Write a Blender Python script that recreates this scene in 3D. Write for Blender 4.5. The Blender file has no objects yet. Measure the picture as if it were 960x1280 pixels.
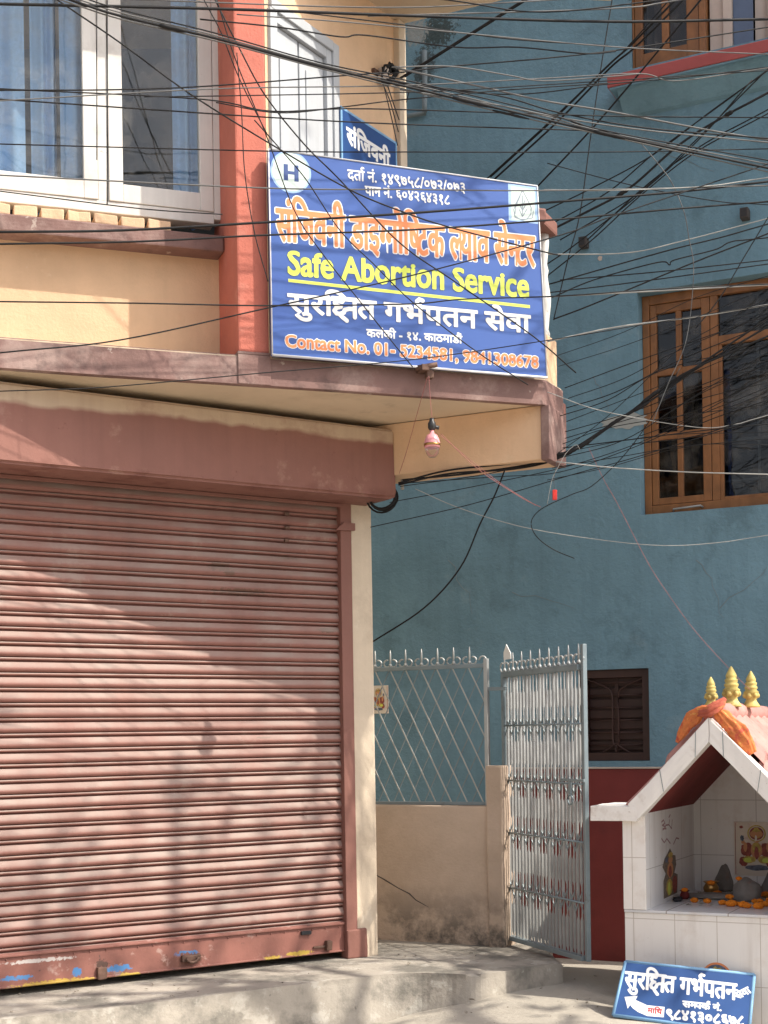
import bpy, bmesh, math, random
import numpy as np
from mathutils import Vector, Matrix, noise as mnoise
RND = random.Random(11)
SC = bpy.context.scene
COL = SC.collection
rad = math.radians

# ------------------------------------------------------------------ camera
FPX, CX, CY, ROLL, EYE = 1775.0, 480.0, 920.0, 0.015, 1.45
cd = bpy.data.cameras.new('camera'); cam = bpy.data.objects.new('camera', cd); COL.objects.link(cam)
cam.location = (0, 0, EYE); cam.rotation_euler = (math.pi / 2, ROLL, 0)
cd.sensor_width = 36; cd.lens = 36 * FPX / 1280; cd.shift_y = (CY - 640) / 1280
cd.clip_start = 0.05; cd.clip_end = 500
SC.camera = cam
# ------------------------------------------------------------------ light
SUN_AZ, SUN_EL = -21.0, 49.0          # azimuth from +X towards +Y, elevation
w = bpy.data.worlds.new('World'); SC.world = w; w.use_nodes = True
nt = w.node_tree; nt.nodes.clear()
sky = nt.nodes.new('ShaderNodeTexSky'); sky.sky_type = 'NISHITA'; sky.sun_disc = False
sky.sun_elevation = rad(SUN_EL); sky.sun_rotation = rad(90 - SUN_AZ)
sky.air_density = 1.0; sky.dust_density = 3.0; sky.ozone_density = 1.0
bg = nt.nodes.new('ShaderNodeBackground'); bg.inputs['Strength'].default_value = 0.15
ow = nt.nodes.new('ShaderNodeOutputWorld')
hs = nt.nodes.new('ShaderNodeHueSaturation'); hs.inputs['Saturation'].default_value = 0.45
hz = nt.nodes.new('ShaderNodeMix'); hz.data_type = 'RGBA'; hz.blend_type = 'MULTIPLY'; hz.inputs[0].default_value = 1; hz.inputs[7].default_value = (1.02, 1.0, 1.0, 1)   # dusty valley haze
nt.links.new(sky.outputs[0], hs.inputs['Color']); nt.links.new(hs.outputs[0], hz.inputs[6]); nt.links.new(hz.outputs[2], bg.inputs[0]); nt.links.new(bg.outputs[0], ow.inputs[0])
sl = bpy.data.lights.new('sun', 'SUN'); sl.energy = 3.2; sl.angle = rad(0.53); sl.color = (1.0, 0.93, 0.82)
so = bpy.data.objects.new('sun', sl); COL.objects.link(so)
sdir = Vector((math.cos(rad(SUN_EL)) * math.cos(rad(SUN_AZ)), math.cos(rad(SUN_EL)) * math.sin(rad(SUN_AZ)), math.sin(rad(SUN_EL))))
so.rotation_euler = sdir.to_track_quat('Z', 'Y').to_euler(); so.location = (8, -6, 12)
SC.view_settings.view_transform = 'Standard'; SC.view_settings.look = 'None'
SC.view_settings.gamma = 1; SC.view_settings.exposure = 0.90
SC.render.engine = 'CYCLES'; SC.cycles.max_bounces = 8; SC.cycles.transparent_max_bounces = 12
SC.cycles.use_denoising = True

# ------------------------------------------------------------------ measuring: photo pixel -> ray -> real plane
_c, _s = math.cos(ROLL), math.sin(ROLL)
def ray(u, v):
    du, dv = u - CX, v - CY
    return (du * _c - dv * _s) / FPX, -(du * _s + dv * _c) / FPX
def at(u, v, D):
    x, z = ray(u, v)
    return Vector((x * D, D, z * D + EYE))
def on_z(u, v, zw):
    x, z = ray(u, v); D = (zw - EYE) / z
    return Vector((x * D, D, zw))
def vdir(u, v):
    x, z = ray(u, v); n = math.hypot(x, 1)
    return (x / n, 1 / n)
class Frame:
    """a vertical plane: local x along it (to the right), local y into it, z up (world)"""
    def __init__(s, p, d):
        s.p = (p[0], p[1]); s.d = d; s.n = (d[1], -d[0]); s.ang = math.atan2(d[1], d[0])
    def hit(s, u, v, y=0.0):
        x, z = ray(u, v)
        px, py = s.p[0] - s.n[0] * y, s.p[1] - s.n[1] * y
        D = (px * s.n[0] + py * s.n[1]) / (x * s.n[0] + s.n[1])
        return (x * D - px) * s.d[0] + (D - py) * s.d[1], z * D + EYE
    def hx(s, u, v, y=0.0): return s.hit(u, v, y)[0]
    def hz(s, u, v, y=0.0): return s.hit(u, v, y)[1]
    def loc(s, P):
        dx, dy = P[0] - s.p[0], P[1] - s.p[1]
        return Vector((dx * s.d[0] + dy * s.d[1], -(dx * s.n[0] + dy * s.n[1]), P[2]))
    def world(s, x, y, z):
        return Vector((s.p[0] + s.d[0] * x - s.n[0] * y, s.p[1] + s.d[1] * x - s.n[1] * y, z))
dA = vdir(3242, 879); dA2 = vdir(5600, 843)
_b = vdir(-3050, 973); dB = (-_b[0], -_b[1])
A = Frame(at(428, 920, 2.45 * FPX / 570), dA)
_x, _z = ray(0, 457)
U = Frame(at(0, 457, 1.645 / _z), dA2)                       # upper storey, balcony edge plane
B = Frame(at(760, 1194, 8.85), dB)                           # blue building
FN = Frame(at(610, 1178, 7.98), dB)                          # fence
_g0, _g1 = at(634.5, 1173, 8.03), at(735.5, 1203, 7.17)
_gv = Vector((_g1.x - _g0.x, _g1.y - _g0.y)); _gl = _gv.length
G = Frame(_g0, (_gv.x / _gl, _gv.y / _gl))                   # gate, hinge -> free edge
S = Frame(at(783, 1150, 7.0), dB)                            # shrine front
W = Frame(U.world(*[U.hx(334, 300, 0.0), 0.0, 0.0])[:2], vdir(1600, 903))   # recessed wall behind the sign
ID = Frame((0, 0), (1, 0))

# ------------------------------------------------------------------ mesh builder
class MB:
    def __init__(s): s.bm = bmesh.new(); s.smooth = []
    def _f(s, vs, sm=False):
        try:
            f = s.bm.faces.new(vs); f.smooth = sm; return f
        except ValueError: return None
    def quad(s, pts, sm=False):
        return s._f([s.bm.verts.new(p) for p in pts], sm)
    def box(s, x0, x1, y0, y1, z0, z1, bev=0.0, M4=None, seg=2):
        c = [(x0, y0, z0), (x1, y0, z0), (x1, y1, z0), (x0, y1, z0), (x0, y0, z1), (x1, y0, z1), (x1, y1, z1), (x0, y1, z1)]
        return s.hexa(c, bev, M4, seg)
    def hexa(s, c, bev=0.0, M4=None, seg=2):
        v = [s.bm.verts.new(M4 @ Vector(p) if M4 else p) for p in c]
        fs = [s._f([v[i] for i in q]) for q in ((3, 2, 1, 0), (4, 5, 6, 7), (0, 1, 5, 4), (1, 2, 6, 5), (2, 3, 7, 6), (3, 0, 4, 7))]
        if bev:
            es = list({e for f in fs for e in f.edges})
            bmesh.ops.bevel(s.bm, geom=es, offset=bev, segments=seg, affect='EDGES', profile=0.6)
        return s
    def prism(s, poly, a, b, axis='y', bev=0.0):
        """poly in xz extruded along y (axis y) or in xy extruded along z (axis z) or in yz extruded along x"""
        mk = {'y': lambda p, t: (p[0], t, p[1]), 'z': lambda p, t: (p[0], p[1], t), 'x': lambda p, t: (t, p[0], p[1])}[axis]
        v0 = [s.bm.verts.new(mk(p, a)) for p in poly]; v1 = [s.bm.verts.new(mk(p, b)) for p in poly]
        n = len(poly); fs = [s._f(v0), s._f(v1[::-1])]
        for i in range(n): fs.append(s._f([v0[i], v1[i], v1[(i + 1) % n], v0[(i + 1) % n]]))
        if bev:
            es = list({e for f in fs if f for e in f.edges})
            bmesh.ops.bevel(s.bm, geom=es, offset=bev, segments=2, affect='EDGES', profile=0.6)
        return s
    def tube(s, pts, r, n=6, cap=True, flat=1.0, closed=False):
        pts = [Vector(p) for p in pts]; rings = []; up = Vector((0.013, 0.021, 1))
        N = len(pts)
        for i, p in enumerate(pts):
            t = (pts[(i + 1) % N] - pts[i - 1]) if closed else (pts[min(i + 1, N - 1)] - pts[max(i - 1, 0)])
            if t.length < 1e-9: t = Vector((0, 0, 1))
            t.normalize()
            a = t.cross(up)
            if a.length < 0.05: a = t.cross(Vector((1, 0.1, 0)))
            a.normalize(); b = a.cross(t)
            rr = r[i] if isinstance(r, (list, tuple)) else r
            rings.append([s.bm.verts.new(p + a * rr * math.cos(2 * math.pi * k / n) + b * rr * flat * math.sin(2 * math.pi * k / n)) for k in range(n)])
        for i in range(N if closed else N - 1):
            q = rings[(i + 1) % N]
            for k in range(n): s._f([rings[i][k], rings[i][(k + 1) % n], q[(k + 1) % n], q[k]], n > 4)
        if cap and not closed: s._f(rings[0][::-1]); s._f(rings[-1])
        return s
    def lathe(s, prof, c=(0, 0, 0), n=20, sq=1.0):
        rings = []
        for r, z in prof:
            rings.append([s.bm.verts.new((c[0] + r * math.cos(2 * math.pi * k / n), c[1] + sq * r * math.sin(2 * math.pi * k / n), c[2] + z)) for k in range(n)])
        for i in range(len(prof) - 1):
            for k in range(n): s._f([rings[i][k], rings[i][(k + 1) % n], rings[i + 1][(k + 1) % n], rings[i + 1][k]], True)
        s._f(rings[0][::-1]); s._f(rings[-1])
        return s
    def extr(s, prof, x0, x1, nx=1, sm=True):
        """profile of (y,z) swept along x"""
        rows = []
        for i in range(nx + 1):
            x = x0 + (x1 - x0) * i / nx
            rows.append([s.bm.verts.new((x, p[0], p[1])) for p in prof])
        for i in range(nx):
            for k in range(len(prof) - 1): s._f([rows[i][k], rows[i + 1][k], rows[i + 1][k + 1], rows[i][k + 1]], sm)
        return s
    def wall(s, x0, x1, z0, z1, holes, y0=0.0, y1=0.2):
        xs = sorted({x0, x1, *[h[0] for h in holes], *[h[1] for h in holes]}); zs = sorted({z0, z1, *[h[2] for h in holes], *[h[3] for h in holes]})
        xs = [x for x in xs if x0 <= x <= x1]; zs = [z for z in zs if z0 <= z <= z1]
        inside = lambda x, z: any(h[0] < x < h[1] and h[2] < z < h[3] for h in holes)
        for i in range(len(xs) - 1):
            for j in range(len(zs) - 1):
                a, b, c, d = xs[i], xs[i + 1], zs[j], zs[j + 1]
                if inside((a + b) / 2, (c + d) / 2): continue
                s.quad([(a, y0, c), (b, y0, c), (b, y0, d), (a, y0, d)]); s.quad([(a, y1, c), (a, y1, d), (b, y1, d), (b, y1, c)])
        for a, b, c, d in holes:
            s.quad([(a, y0, c), (a, y1, c), (b, y1, c), (b, y0, c)]); s.quad([(a, y0, d), (b, y0, d), (b, y1, d), (a, y1, d)])
            s.quad([(a, y0, c), (a, y0, d), (a, y1, d), (a, y1, c)]); s.quad([(b, y0, c), (b, y1, c), (b, y1, d), (b, y0, d)])
        for a, b in ((x0, x0), (x1, x1)): s.quad([(a, y0, z0), (a, y1, z0), (a, y1, z1), (a, y0, z1)])
        s.quad([(x0, y0, z1), (x1, y0, z1), (x1, y1, z1), (x0, y1, z1)])
        return s
    def frame_bars(s, x0, x1, z0, z1, wd, y0, y1, bev=0.002):
        s.box(x0, x0 + wd, y0, y1, z0, z1, bev); s.box(x1 - wd, x1, y0, y1, z0, z1, bev)
        s.box(x0 + wd, x1 - wd, y0 + .002, y1, z0, z0 + wd, bev); s.box(x0 + wd, x1 - wd, y0 + .002, y1, z1 - wd, z1, bev)
        return s
    def shift(s, off):
        for v in s.bm.verts: v.co -= off
    def wobble(s, amp, sc):
        for v in s.bm.verts: v.co += mnoise.noise_vector(v.co * sc) * amp
        return s
    def sub(s, n, amp, sc):
        bmesh.ops.subdivide_edges(s.bm, edges=s.bm.edges[:], cuts=n, use_grid_fill=True)
        return s.wobble(amp, sc)

OFF, FRM, SRC = {}, {}, [None]
def root(name, label, cat, fr, at3=(0, 0, 0), group=None, kind=None):
    o = bpy.data.objects.new(name, None); COL.objects.link(o); o.empty_display_size = .1
    o.location = fr.world(*at3); o.rotation_euler = (0, 0, fr.ang); OFF[o.name] = Vector(at3); FRM[o.name] = fr
    o['label'] = label; o['category'] = cat
    if group: o['group'] = group
    return o
def tag(o, label=None, cat=None, group=None, kind=None):
    if label: o['label'] = label
    if cat: o['category'] = cat
    if group: o['group'] = group
    if kind: o['kind'] = kind
    return o
def part(name, mb, m, parent=None, fr=None, at3=(0, 0, 0), label=None, recalc=True):
    if recalc: bmesh.ops.recalc_face_normals(mb.bm, faces=mb.bm.faces[:])
    off = OFF[parent.name] if parent else Vector(at3)
    pf = FRM.get(parent.name) if parent else None
    if pf and SRC[0] and SRC[0] is not pf:
        for v in mb.bm.verts: v.co = pf.loc(SRC[0].world(*v.co))
    mb.shift(off)
    me = bpy.data.meshes.new(name); mb.bm.to_mesh(me); mb.bm.free(); me.materials.append(m)
    o = bpy.data.objects.new(name, me); COL.objects.link(o)
    if parent:
        o.parent = parent; OFF[o.name] = off
        if pf: FRM[o.name] = pf
    elif fr: o.location = fr.world(*at3); o.rotation_euler = (0, 0, fr.ang); OFF[o.name] = off
    else: o.location = off; OFF[o.name] = off
    if label: o['label'] = label
    return o
def copy_tree(o, parent=None):
    c = o.copy(); COL.objects.link(c); c.parent = parent; OFF[c.name] = OFF.get(o.name, Vector())
    for ch in list(o.children): copy_tree(ch, c)
    return c

# ------------------------------------------------------------------ materials
def rgb(c): return (c[0], c[1], c[2], 1)
class N:
    def __init__(s, name):
        s.m = bpy.data.materials.new(name); s.m.use_nodes = True; s.t = s.m.node_tree
        s.b = s.t.nodes['Principled BSDF']; s.tc = s.n('ShaderNodeTexCoord')
    def n(s, k, **kw):
        x = s.t.nodes.new(k)
        for a, b in kw.items(): setattr(x, a, b)
        return x
    def l(s, a, b): s.t.links.new(a, b)
    def noise(s, scale, detail=6, rough=.6, vec=None, w4=None):
        x = s.n('ShaderNodeTexNoise'); x.inputs['Scale'].default_value = scale; x.inputs['Detail'].default_value = detail; x.inputs['Roughness'].default_value = rough
        s.l(vec or s.tc.outputs['Object'], x.inputs['Vector']); return x.outputs['Fac']
    def scaled(s, sc, loc=(0, 0, 0)):
        x = s.n('ShaderNodeMapping'); x.inputs['Scale'].default_value = sc; x.inputs['Location'].default_value = loc
        s.l(s.tc.outputs['Object'], x.inputs[0]); return x.outputs[0]
    def ramp(s, fac, a, b):
        x = s.n('ShaderNodeMapRange'); x.inputs['From Min'].default_value = a; x.inputs['From Max'].default_value = b
        s.l(fac, x.inputs['Value']); return x.outputs[0]
    def math(s, op, a, b=None):
        x = s.n('ShaderNodeMath', operation=op)
        for i, q in enumerate((a, b)):
            if q is None: continue
            if isinstance(q, (int, float)): x.inputs[i].default_value = q
            else: s.l(q, x.inputs[i])
        return x.outputs[0]
    def mix(s, fac, a, b):
        x = s.n('ShaderNodeMix', data_type='RGBA')
        if isinstance(fac, (int, float)): x.inputs[0].default_value = fac
        else: s.l(fac, x.inputs[0])
        for i, q in ((6, a), (7, b)):
            if isinstance(q, tuple): x.inputs[i].default_value = rgb(q)
            else: s.l(q, x.inputs[i])
        return x.outputs[2]
    def sep(s):
        x = s.n('ShaderNodeSeparateXYZ'); s.l(s.tc.outputs['Object'], x.inputs[0]); return x.outputs
def mat(name, col, rough=.75, var=.18, scale=2.5, bump=.25, bscale=55, stains=(), metal=0.0, spec=.4, dust=None, zsplit=None, spots=(), streak=0.0, bdist=.004, coat=0.0):
    g = N(name); c1 = tuple(min(1, v * (1 + var)) for v in col); c0 = tuple(v * (1 - var) for v in col)
    c = g.mix(g.ramp(g.noise(scale, 8, .62), .3, .7), c0, c1)
    if zsplit:
        z, c2, amp = zsplit
        zz = g.math('ADD', g.sep()[2], g.math('MULTIPLY', g.math('SUBTRACT', g.noise(1.7, 4), .5), amp))
        c = g.mix(g.ramp(zz, z - .012, z + .012), c, c2)
    if streak:
        st = g.ramp(g.noise(1, 5, .6, g.scaled((14, 14, .7))), .45, .75)
        c = g.mix(g.math('MULTIPLY', st, streak), c, tuple(v * .45 for v in col))
    for sc_, lo, hi, cc, amt, *rest in stains:
        f = g.ramp(g.noise(sc_, 9, .68, g.scaled((1, 1, 1), (rest[0] if rest else 0, 3.1, 1.7))), lo, hi)
        if len(rest) > 1:   # heavier below a height
            f = g.math('MULTIPLY', f, g.ramp(g.sep()[2], rest[2], rest[1]))
        c = g.mix(g.math('MULTIPLY', f, amt), c, cc)
    for x0, z0, rx, rz, cc in spots:
        o = g.sep(); a = g.math('DIVIDE', g.math('SUBTRACT', o[0], x0), rx); b = g.math('DIVIDE', g.math('SUBTRACT', o[2], z0), rz)
        d = g.math('ADD', g.math('MULTIPLY', a, a), g.math('MULTIPLY', b, b))
        d = g.math('ADD', d, g.math('MULTIPLY', g.math('SUBTRACT', g.noise(46, 7, .75), .5), 5.0))
        c = g.mix(g.ramp(d, .75, .55), c, cc)
    if dust:
        geo = g.n('ShaderNodeNewGeometry'); sx = g.n('ShaderNodeSeparateXYZ'); g.l(geo.outputs['Normal'], sx.inputs[0])
        f = g.math('MULTIPLY', g.ramp(sx.outputs[2], dust[1], dust[2]), g.ramp(g.noise(3, 6), .2, .75))
        c = g.mix(f, c, dust[0])
    g.l(c, g.b.inputs['Base Color'])
    g.b.inputs['Metallic'].default_value = metal; g.b.inputs['Specular IOR Level'].default_value = spec
    if coat: g.b.inputs['Coat Weight'].default_value = coat
    rr = g.ramp(g.noise(scale * 3, 4), 0, 1); g.l(g.math('ADD', g.math('MULTIPLY', rr, .16), rough - .08), g.b.inputs['Roughness'])
    if bump:
        bn = g.n('ShaderNodeBump'); bn.inputs['Strength'].default_value = bump; bn.inputs['Distance'].default_value = bdist
        hgt = g.math('ADD', g.noise(bscale, 8, .65), g.math('MULTIPLY', g.noise(bscale * .12, 4), 1.5))
        g.l(hgt, bn.inputs['Height']); g.l(bn.outputs[0], g.b.inputs['Normal'])
    return g.m
def plain(name, col, rough=.5, metal=0.0, spec=.4, var=.08):
    return mat(name, col, rough, var, 12, 0, metal=metal, spec=spec)
def glass(name, tint=(.75, .8, .8), refl=1.0, dirt=.05):
    g = N(name); t = g.t; t.nodes.remove(g.b); out = [n for n in t.nodes if n.type == 'OUTPUT_MATERIAL'][0]
    tr = g.n('ShaderNodeBsdfTransparent'); tr.inputs[0].default_value = rgb(tint)
    gl = g.n('ShaderNodeBsdfGlossy'); gl.inputs['Roughness'].default_value = .02; gl.inputs[0].default_value = rgb((refl,) * 3)
    fr = g.n('ShaderNodeFresnel'); fr.inputs[0].default_value = 1.6
    bn = g.n('ShaderNodeBump'); bn.inputs['Strength'].default_value = .06; bn.inputs['Distance'].default_value = .02
    g.l(g.noise(3.5, 2), bn.inputs['Height']); g.l(bn.outputs[0], gl.inputs['Normal'])
    mx = g.n('ShaderNodeMixShader'); g.l(g.math('MULTIPLY', fr.outputs[0], .55), mx.inputs[0]); g.l(tr.outputs[0], mx.inputs[1]); g.l(gl.outputs[0], mx.inputs[2])
    df = g.n('ShaderNodeBsdfDiffuse'); df.inputs[0].default_value = (.5, .47, .42, 1)
    m2 = g.n('ShaderNodeMixShader'); g.l(g.math('MULTIPLY', g.ramp(g.noise(5, 9, .75), .45, .8), dirt), m2.inputs[0]); g.l(mx.outputs[0], m2.inputs[1]); g.l(df.outputs[0], m2.inputs[2])
    g.l(m2.outputs[0], out.inputs[0]); return g.m
def tile_mat(name, col, tw, th, grout=(.35, .31, .28), mort=.006, loc=(0, 0, 0), swap=None, warm=(.6, .5, .42)):
    g = N(name)
    o = g.sep()
    def line(q, size, off):
        f = g.math('FRACT', g.math('DIVIDE', g.math('ADD', q, off), size))
        return g.math('LESS_THAN', f, mort / size)
    xq = g.math('ADD', o[0], g.math('MULTIPLY', o[1], 1.0)) if swap == 'xy' else (o[1] if swap == 'y' else o[0])
    zq = o[1] if swap == 'floor' else o[2]
    ln = g.math('MAXIMUM', line(xq, tw, 50 * tw + loc[0]), line(zq, th, 50 * th + loc[2]))
    c = g.mix(g.ramp(g.noise(2.2, 6), .3, .7), tuple(v * .93 for v in col), col)
    c = g.mix(g.math('MULTIPLY', g.ramp(g.noise(4, 9, .7), .53, .70), .5), c, warm)
    c = g.mix(g.math('MULTIPLY', g.ramp(g.noise(21, 6, .7), .70, .73), .6), c, (.24, .19, .15))
    c = g.mix(g.math('MULTIPLY', g.ramp(g.noise(1, 5, .6, g.scaled((16, 16, .9))), .52, .75), .28), c, (.42, .35, .29))
    c = g.mix(ln, c, grout); g.l(c, g.b.inputs['Base Color'])
    g.l(g.math('ADD', g.math('MULTIPLY', ln, .5), .28), g.b.inputs['Roughness']); g.b.inputs['Specular IOR Level'].default_value = .4
    return g.m

M = {}
M['yellow'] = mat('ochre_plaster', (.68, .465, .295), .85, .12, 1.8, .5, 60, streak=.10, stains=[(1.3, .53, .72, (.46, .32, .19), .5), (4.2, .62, .7, (.78, .62, .42), .4, 8), (9, .66, .72, (.8, .72, .58), .25, 5)], bdist=.006)
M['terracotta'] = mat('terracotta_paint', (.50, .15, .105), .8, .12, 3, .5, 90, stains=[(1.6, .58, .75, (.38, .12, .09), .6), (5, .6, .68, (.56, .26, .2), .4, 7)], bdist=.006)
M['maroon'] = mat('brown_band_paint', (.20, .115, .10), .75, .18, 5, .5, 70, stains=[(2.1, .50, .64, (.42, .31, .27), .65), (3.2, .56, .68, (.055, .038, .036), .7, 4), (12, .64, .68, (.5, .42, .36), .6, 9)])
M['soffit'] = mat('soffit_plaster', (.62, .50, .36), .9, .1, 1.5, .35, 45, stains=[(1.1, .50, .68, (.42, .32, .22), .6), (3.5, .60, .70, (.30, .24, .18), .5, 6), (14, .71, .74, (.1, .08, .06), .7, 2)])
M['pinkpaint'] = mat('dusty_pink_paint', (.225, .102, .08), .72, .13, 1.6, .35, 60, stains=[(1.9, .57, .72, (.2, .08, .06), .6), (11, .68, .72, (.1, .05, .04), .8, 3), (7, .68, .74, (.42, .3, .24), .4, 8)], streak=.15)
M['beam'] = mat('shutter_box_paint', (.33, .155, .125), .72, .1, 1.2, .3, 50, stains=[(1.7, .58, .72, (.22, .09, .07), .6), (13, .70, .73, (.09, .05, .04), .8, 3)], zsplit=(3.0, (.5, .38, .27), .14), streak=.12)
M['rail'] = mat('shutter_rail_paint', (.25, .105, .082), .55, .25, 4, .3, 60, stains=[(9, .60, .67, (.5, .38, .33), .5), (3, .55, .68, (.17, .07, .055), .6, 5), (17, .64, .68, (.07, .045, .04), .8, 3)])
M['whitewood'] = mat('worn_white_paint', (.70, .68, .64), .55, .08, 3, .25, 40, stains=[(3, .55, .7, (.42, .38, .33), .5), (12, .66, .7, (.28, .22, .17), .6, 4)], streak=.25)
M['shaded_door'] = mat('shaded_white_paint', (.42, .44, .46), .55, .07, 3, .15, 40, streak=.15)  # white door standing in shade; the shade is mixed into this grey
M['blue'] = mat('blue_plaster', (.150, .268, .338), .85, .17, 1.1, .8, 32, streak=.2, stains=[(.9, .52, .75, (.092, .175, .222), .7), (2.6, .60, .72, (.25, .35, .40), .5, 5), (5.5, .60, .68, (.10, .19, .24), .4, 11), (30, .73, .75, (.4, .45, .45), .5, 9), (2.1, .57, .66, (.075, .135, .165), .45, 15)], bdist=.012)
M['redplinth'] = mat('dark_red_plinth', (.17, .026, .024), .7, .15, 3, .3, 50, stains=[(2, .56, .7, (.09, .02, .02), .6)])
M['redledge'] = mat('red_ledge_paint', (.33, .075, .072), .75, .12, 3, .3, 60)
M['palecap'] = mat('pale_cement', (.5, .42, .36), .9, .12, 6, .3, 50)
M['wood'] = mat('varnished_wood', (.24, .105, .04), .42, .25, 9, .15, 30, streak=.4, spec=.4)
M['darkwood'] = mat('dark_brown_wood', (.045, .02, .016), .5, .25, 6, .1, 30)
M['concrete'] = mat('cement_render', (.36, .325, .275), .92, .16, 2.2, .55, 42, stains=[(2.6, .47, .6, (.12, .115, .10), .8), (7, .56, .63, (.52, .49, .43), .6, 4), (1.1, .52, .68, (.18, .165, .14), .7, 6), (24, .66, .7, (.08, .07, .06), .6, 9)], bdist=.007)
M['ground'] = mat('cement_ground', (.38, .345, .29), .92, .12, 1.4, .7, 30, stains=[(1.6, .54, .72, (.25, .23, .19), .6), (18, .67, .71, (.16, .14, .12), .5, 4)], bdist=.01)
M['lowwall'] = mat('stained_buff_plaster', (.54, .42, .325), .9, .12, 1.6, .6, 45, stains=[(1.5, .5, .7, (.36, .27, .19), .5), (5, .44, .58, (.055, .053, .047), .85, 4, .04, .34), (2.6, .56, .7, (.2, .17, .14), .5, 7, .3, .8)], bdist=.008)
M['jamb'] = mat('cream_plaster', (.60, .50, .38), .88, .1, 2.5, .5, 45, stains=[(2.2, .52, .68, (.40, .32, .24), .6), (5, .62, .68, (.72, .64, .52), .5, 6), (16, .70, .73, (.1, .08, .06), .8, 3)], streak=.1)
M['steel'] = mat('silver_painted_steel', (.42, .43, .42), .45, .16, 5, .12, 60, metal=.25, stains=[(5, .58, .7, (.25, .2, .17), .45), (22, .68, .72, (.16, .09, .06), .6, 4)])
M['steeldark'] = mat('grey_painted_steel', (.22, .27, .29), .45, .15, 5, .1, 60, metal=.2, stains=[(8, .62, .7, (.1, .07, .05), .6)])
M['rust'] = mat('rusty_iron', (.13, .075, .055), .7, .3, 14, .3, 60, metal=.3)
M['blackcable'] = plain('black_cable', (.012, .012, .013), .6, spec=.25)
M['greycable'] = plain('grey_cable', (.12, .12, .118), .55, spec=.3)
M['whitecable'] = plain('white_cable', (.34, .34, .32), .55)
M['redcable'] = plain('red_cable', (.36, .13, .12), .5)
M['signblue'] = mat('printed_blue_flex', (.047, .112, .37), .42, .1, 1.3, .12, 6, spec=.45, stains=[(2.2, .55, .8, (.03, .055, .33), .5)], bdist=.004)
M['signsteel'] = plain('sign_edge', (.65, .65, .66), .5)
M['enamel'] = mat('blue_enamel', (.017, .065, .21), .4, .1, 3, .05, 30, stains=[(9, .66, .72, (.3, .35, .42), .4)])
M['enamelrim'] = plain('pale_blue_paint', (.2, .38, .58), .5)
M['white'] = plain('white_print', (.80, .80, .78), .45, var=.03)
M['palewhite'] = plain('pale_green_white_print', (.66, .78, .72), .45, var=.04)
M['orange'] = mat('orange_print', (.82, .28, .11), .45, .12, 6, 0)
M['lime'] = plain('yellow_green_print', (.66, .74, .12), .45)
M['navy'] = plain('navy_print', (.05, .09, .25), .45)
M['greyprint'] = plain('grey_print', (.25, .3, .36), .5)
M['redprint'] = plain('red_print', (.38, .05, .06), .5)
M['skyprint'] = plain('pale_blue_print', (.35, .52, .78), .45)
M['curtain'] = mat('blue_curtain', (.32, .48, .70), .9, .12, 4, 0)
M['curtain2'] = mat('beige_curtain', (.55, .47, .41), .9, .12, 4, 0)
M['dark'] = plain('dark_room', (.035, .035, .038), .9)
M['room'] = plain('dim_room_wall', (.11, .12, .13), .9)
M['glass'] = glass('window_glass', (.95, .97, .97), 1.0, .2)
M['glassdark'] = glass('dusty_dark_glass', (.55, .55, .55), .9, .22)
M['tile'] = tile_mat('white_wall_tile', (.83, .79, .745), .205, .30, (.5, .44, .38), .0035, loc=(.055, 0, .10))
M['tilein'] = tile_mat('niche_tile', (.84, .83, .81), .30, .30, (.5, .48, .46), .0035, swap='xy', loc=(.03, 0, .16))
M['tilefloor'] = tile_mat('niche_floor_tile', (.66, .66, .67), .30, .30, swap='floor')
M['trim'] = mat('whitewashed_trim', (.82, .785, .74), .6, .05, 4, .2, 50, streak=.12, stains=[(6, .56, .68, (.52, .44, .37), .55), (18, .64, .68, (.36, .27, .22), .6, 4)])
M['rooftile'] = mat('faded_red_roof_tile', (.46, .22, .19), .75, .2, 7, .3, 50, stains=[(5, .55, .7, (.55, .34, .3), .6), (15, .65, .7, (.15, .06, .05), .7, 3)])
M['roofunder'] = mat('dark_red_underside', (.16, .022, .018), .8, .2, 6, .3, 50)
M['gold'] = mat('yellow_finial_paint', (.55, .43, .13), .6, .18, 14, .3, 60, stains=[(20, .52, .64, (.24, .18, .07), .7), (45, .6, .68, (.70, .62, .38), .5, 4)])
M['cloth'] = mat('orange_shawl', (.62, .19, .06), .9, .3, 18, .4, 60, stains=[(26, .52, .6, (.45, .05, .05), .7), (33, .6, .66, (.75, .45, .12), .7, 4)])
M['cloth2'] = mat('red_shawl', (.42, .10, .06), .9, .3, 22, .4, 60, stains=[(30, .55, .62, (.62, .25, .08), .7)])
M['stone'] = mat('grey_river_stone', (.23, .21, .19), .75, .28, 9, .6, 30, stains=[(7, .6, .7, (.3, .1, .05), .4)])
M['brass'] = plain('brass', (.45, .26, .09), .3, .9)
M['marigold'] = mat('marigold', (.80, .23, .015), .9, .3, 40, 0)
M['leaf'] = mat('offering_leaf', (.12, .12, .07), .8, .3, 30, 0)
M['pinkbulb'] = plain('pink_bulb_holder', (.72, .30, .32), .3)
M['bulbglass'] = glass('bulb_glass', (.9, .9, .9), 1.0, .2)
M['bakelite'] = plain('black_bakelite', (.03, .03, .03), .35)
M['redplastic'] = plain('red_plastic', (.6, .04, .03), .4)
M['skin1'] = plain('print_skin', (.62, .3, .14), .6)
M['print_red'] = mat('print_crimson', (.32, .08, .06), .6, .45, 45, 0)
M['print_gold'] = mat('print_gold', (.55, .40, .10), .6, .4, 55, 0)
M['print_blue'] = mat('print_slate', (.13, .15, .2), .6, .5, 45, 0)
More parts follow.
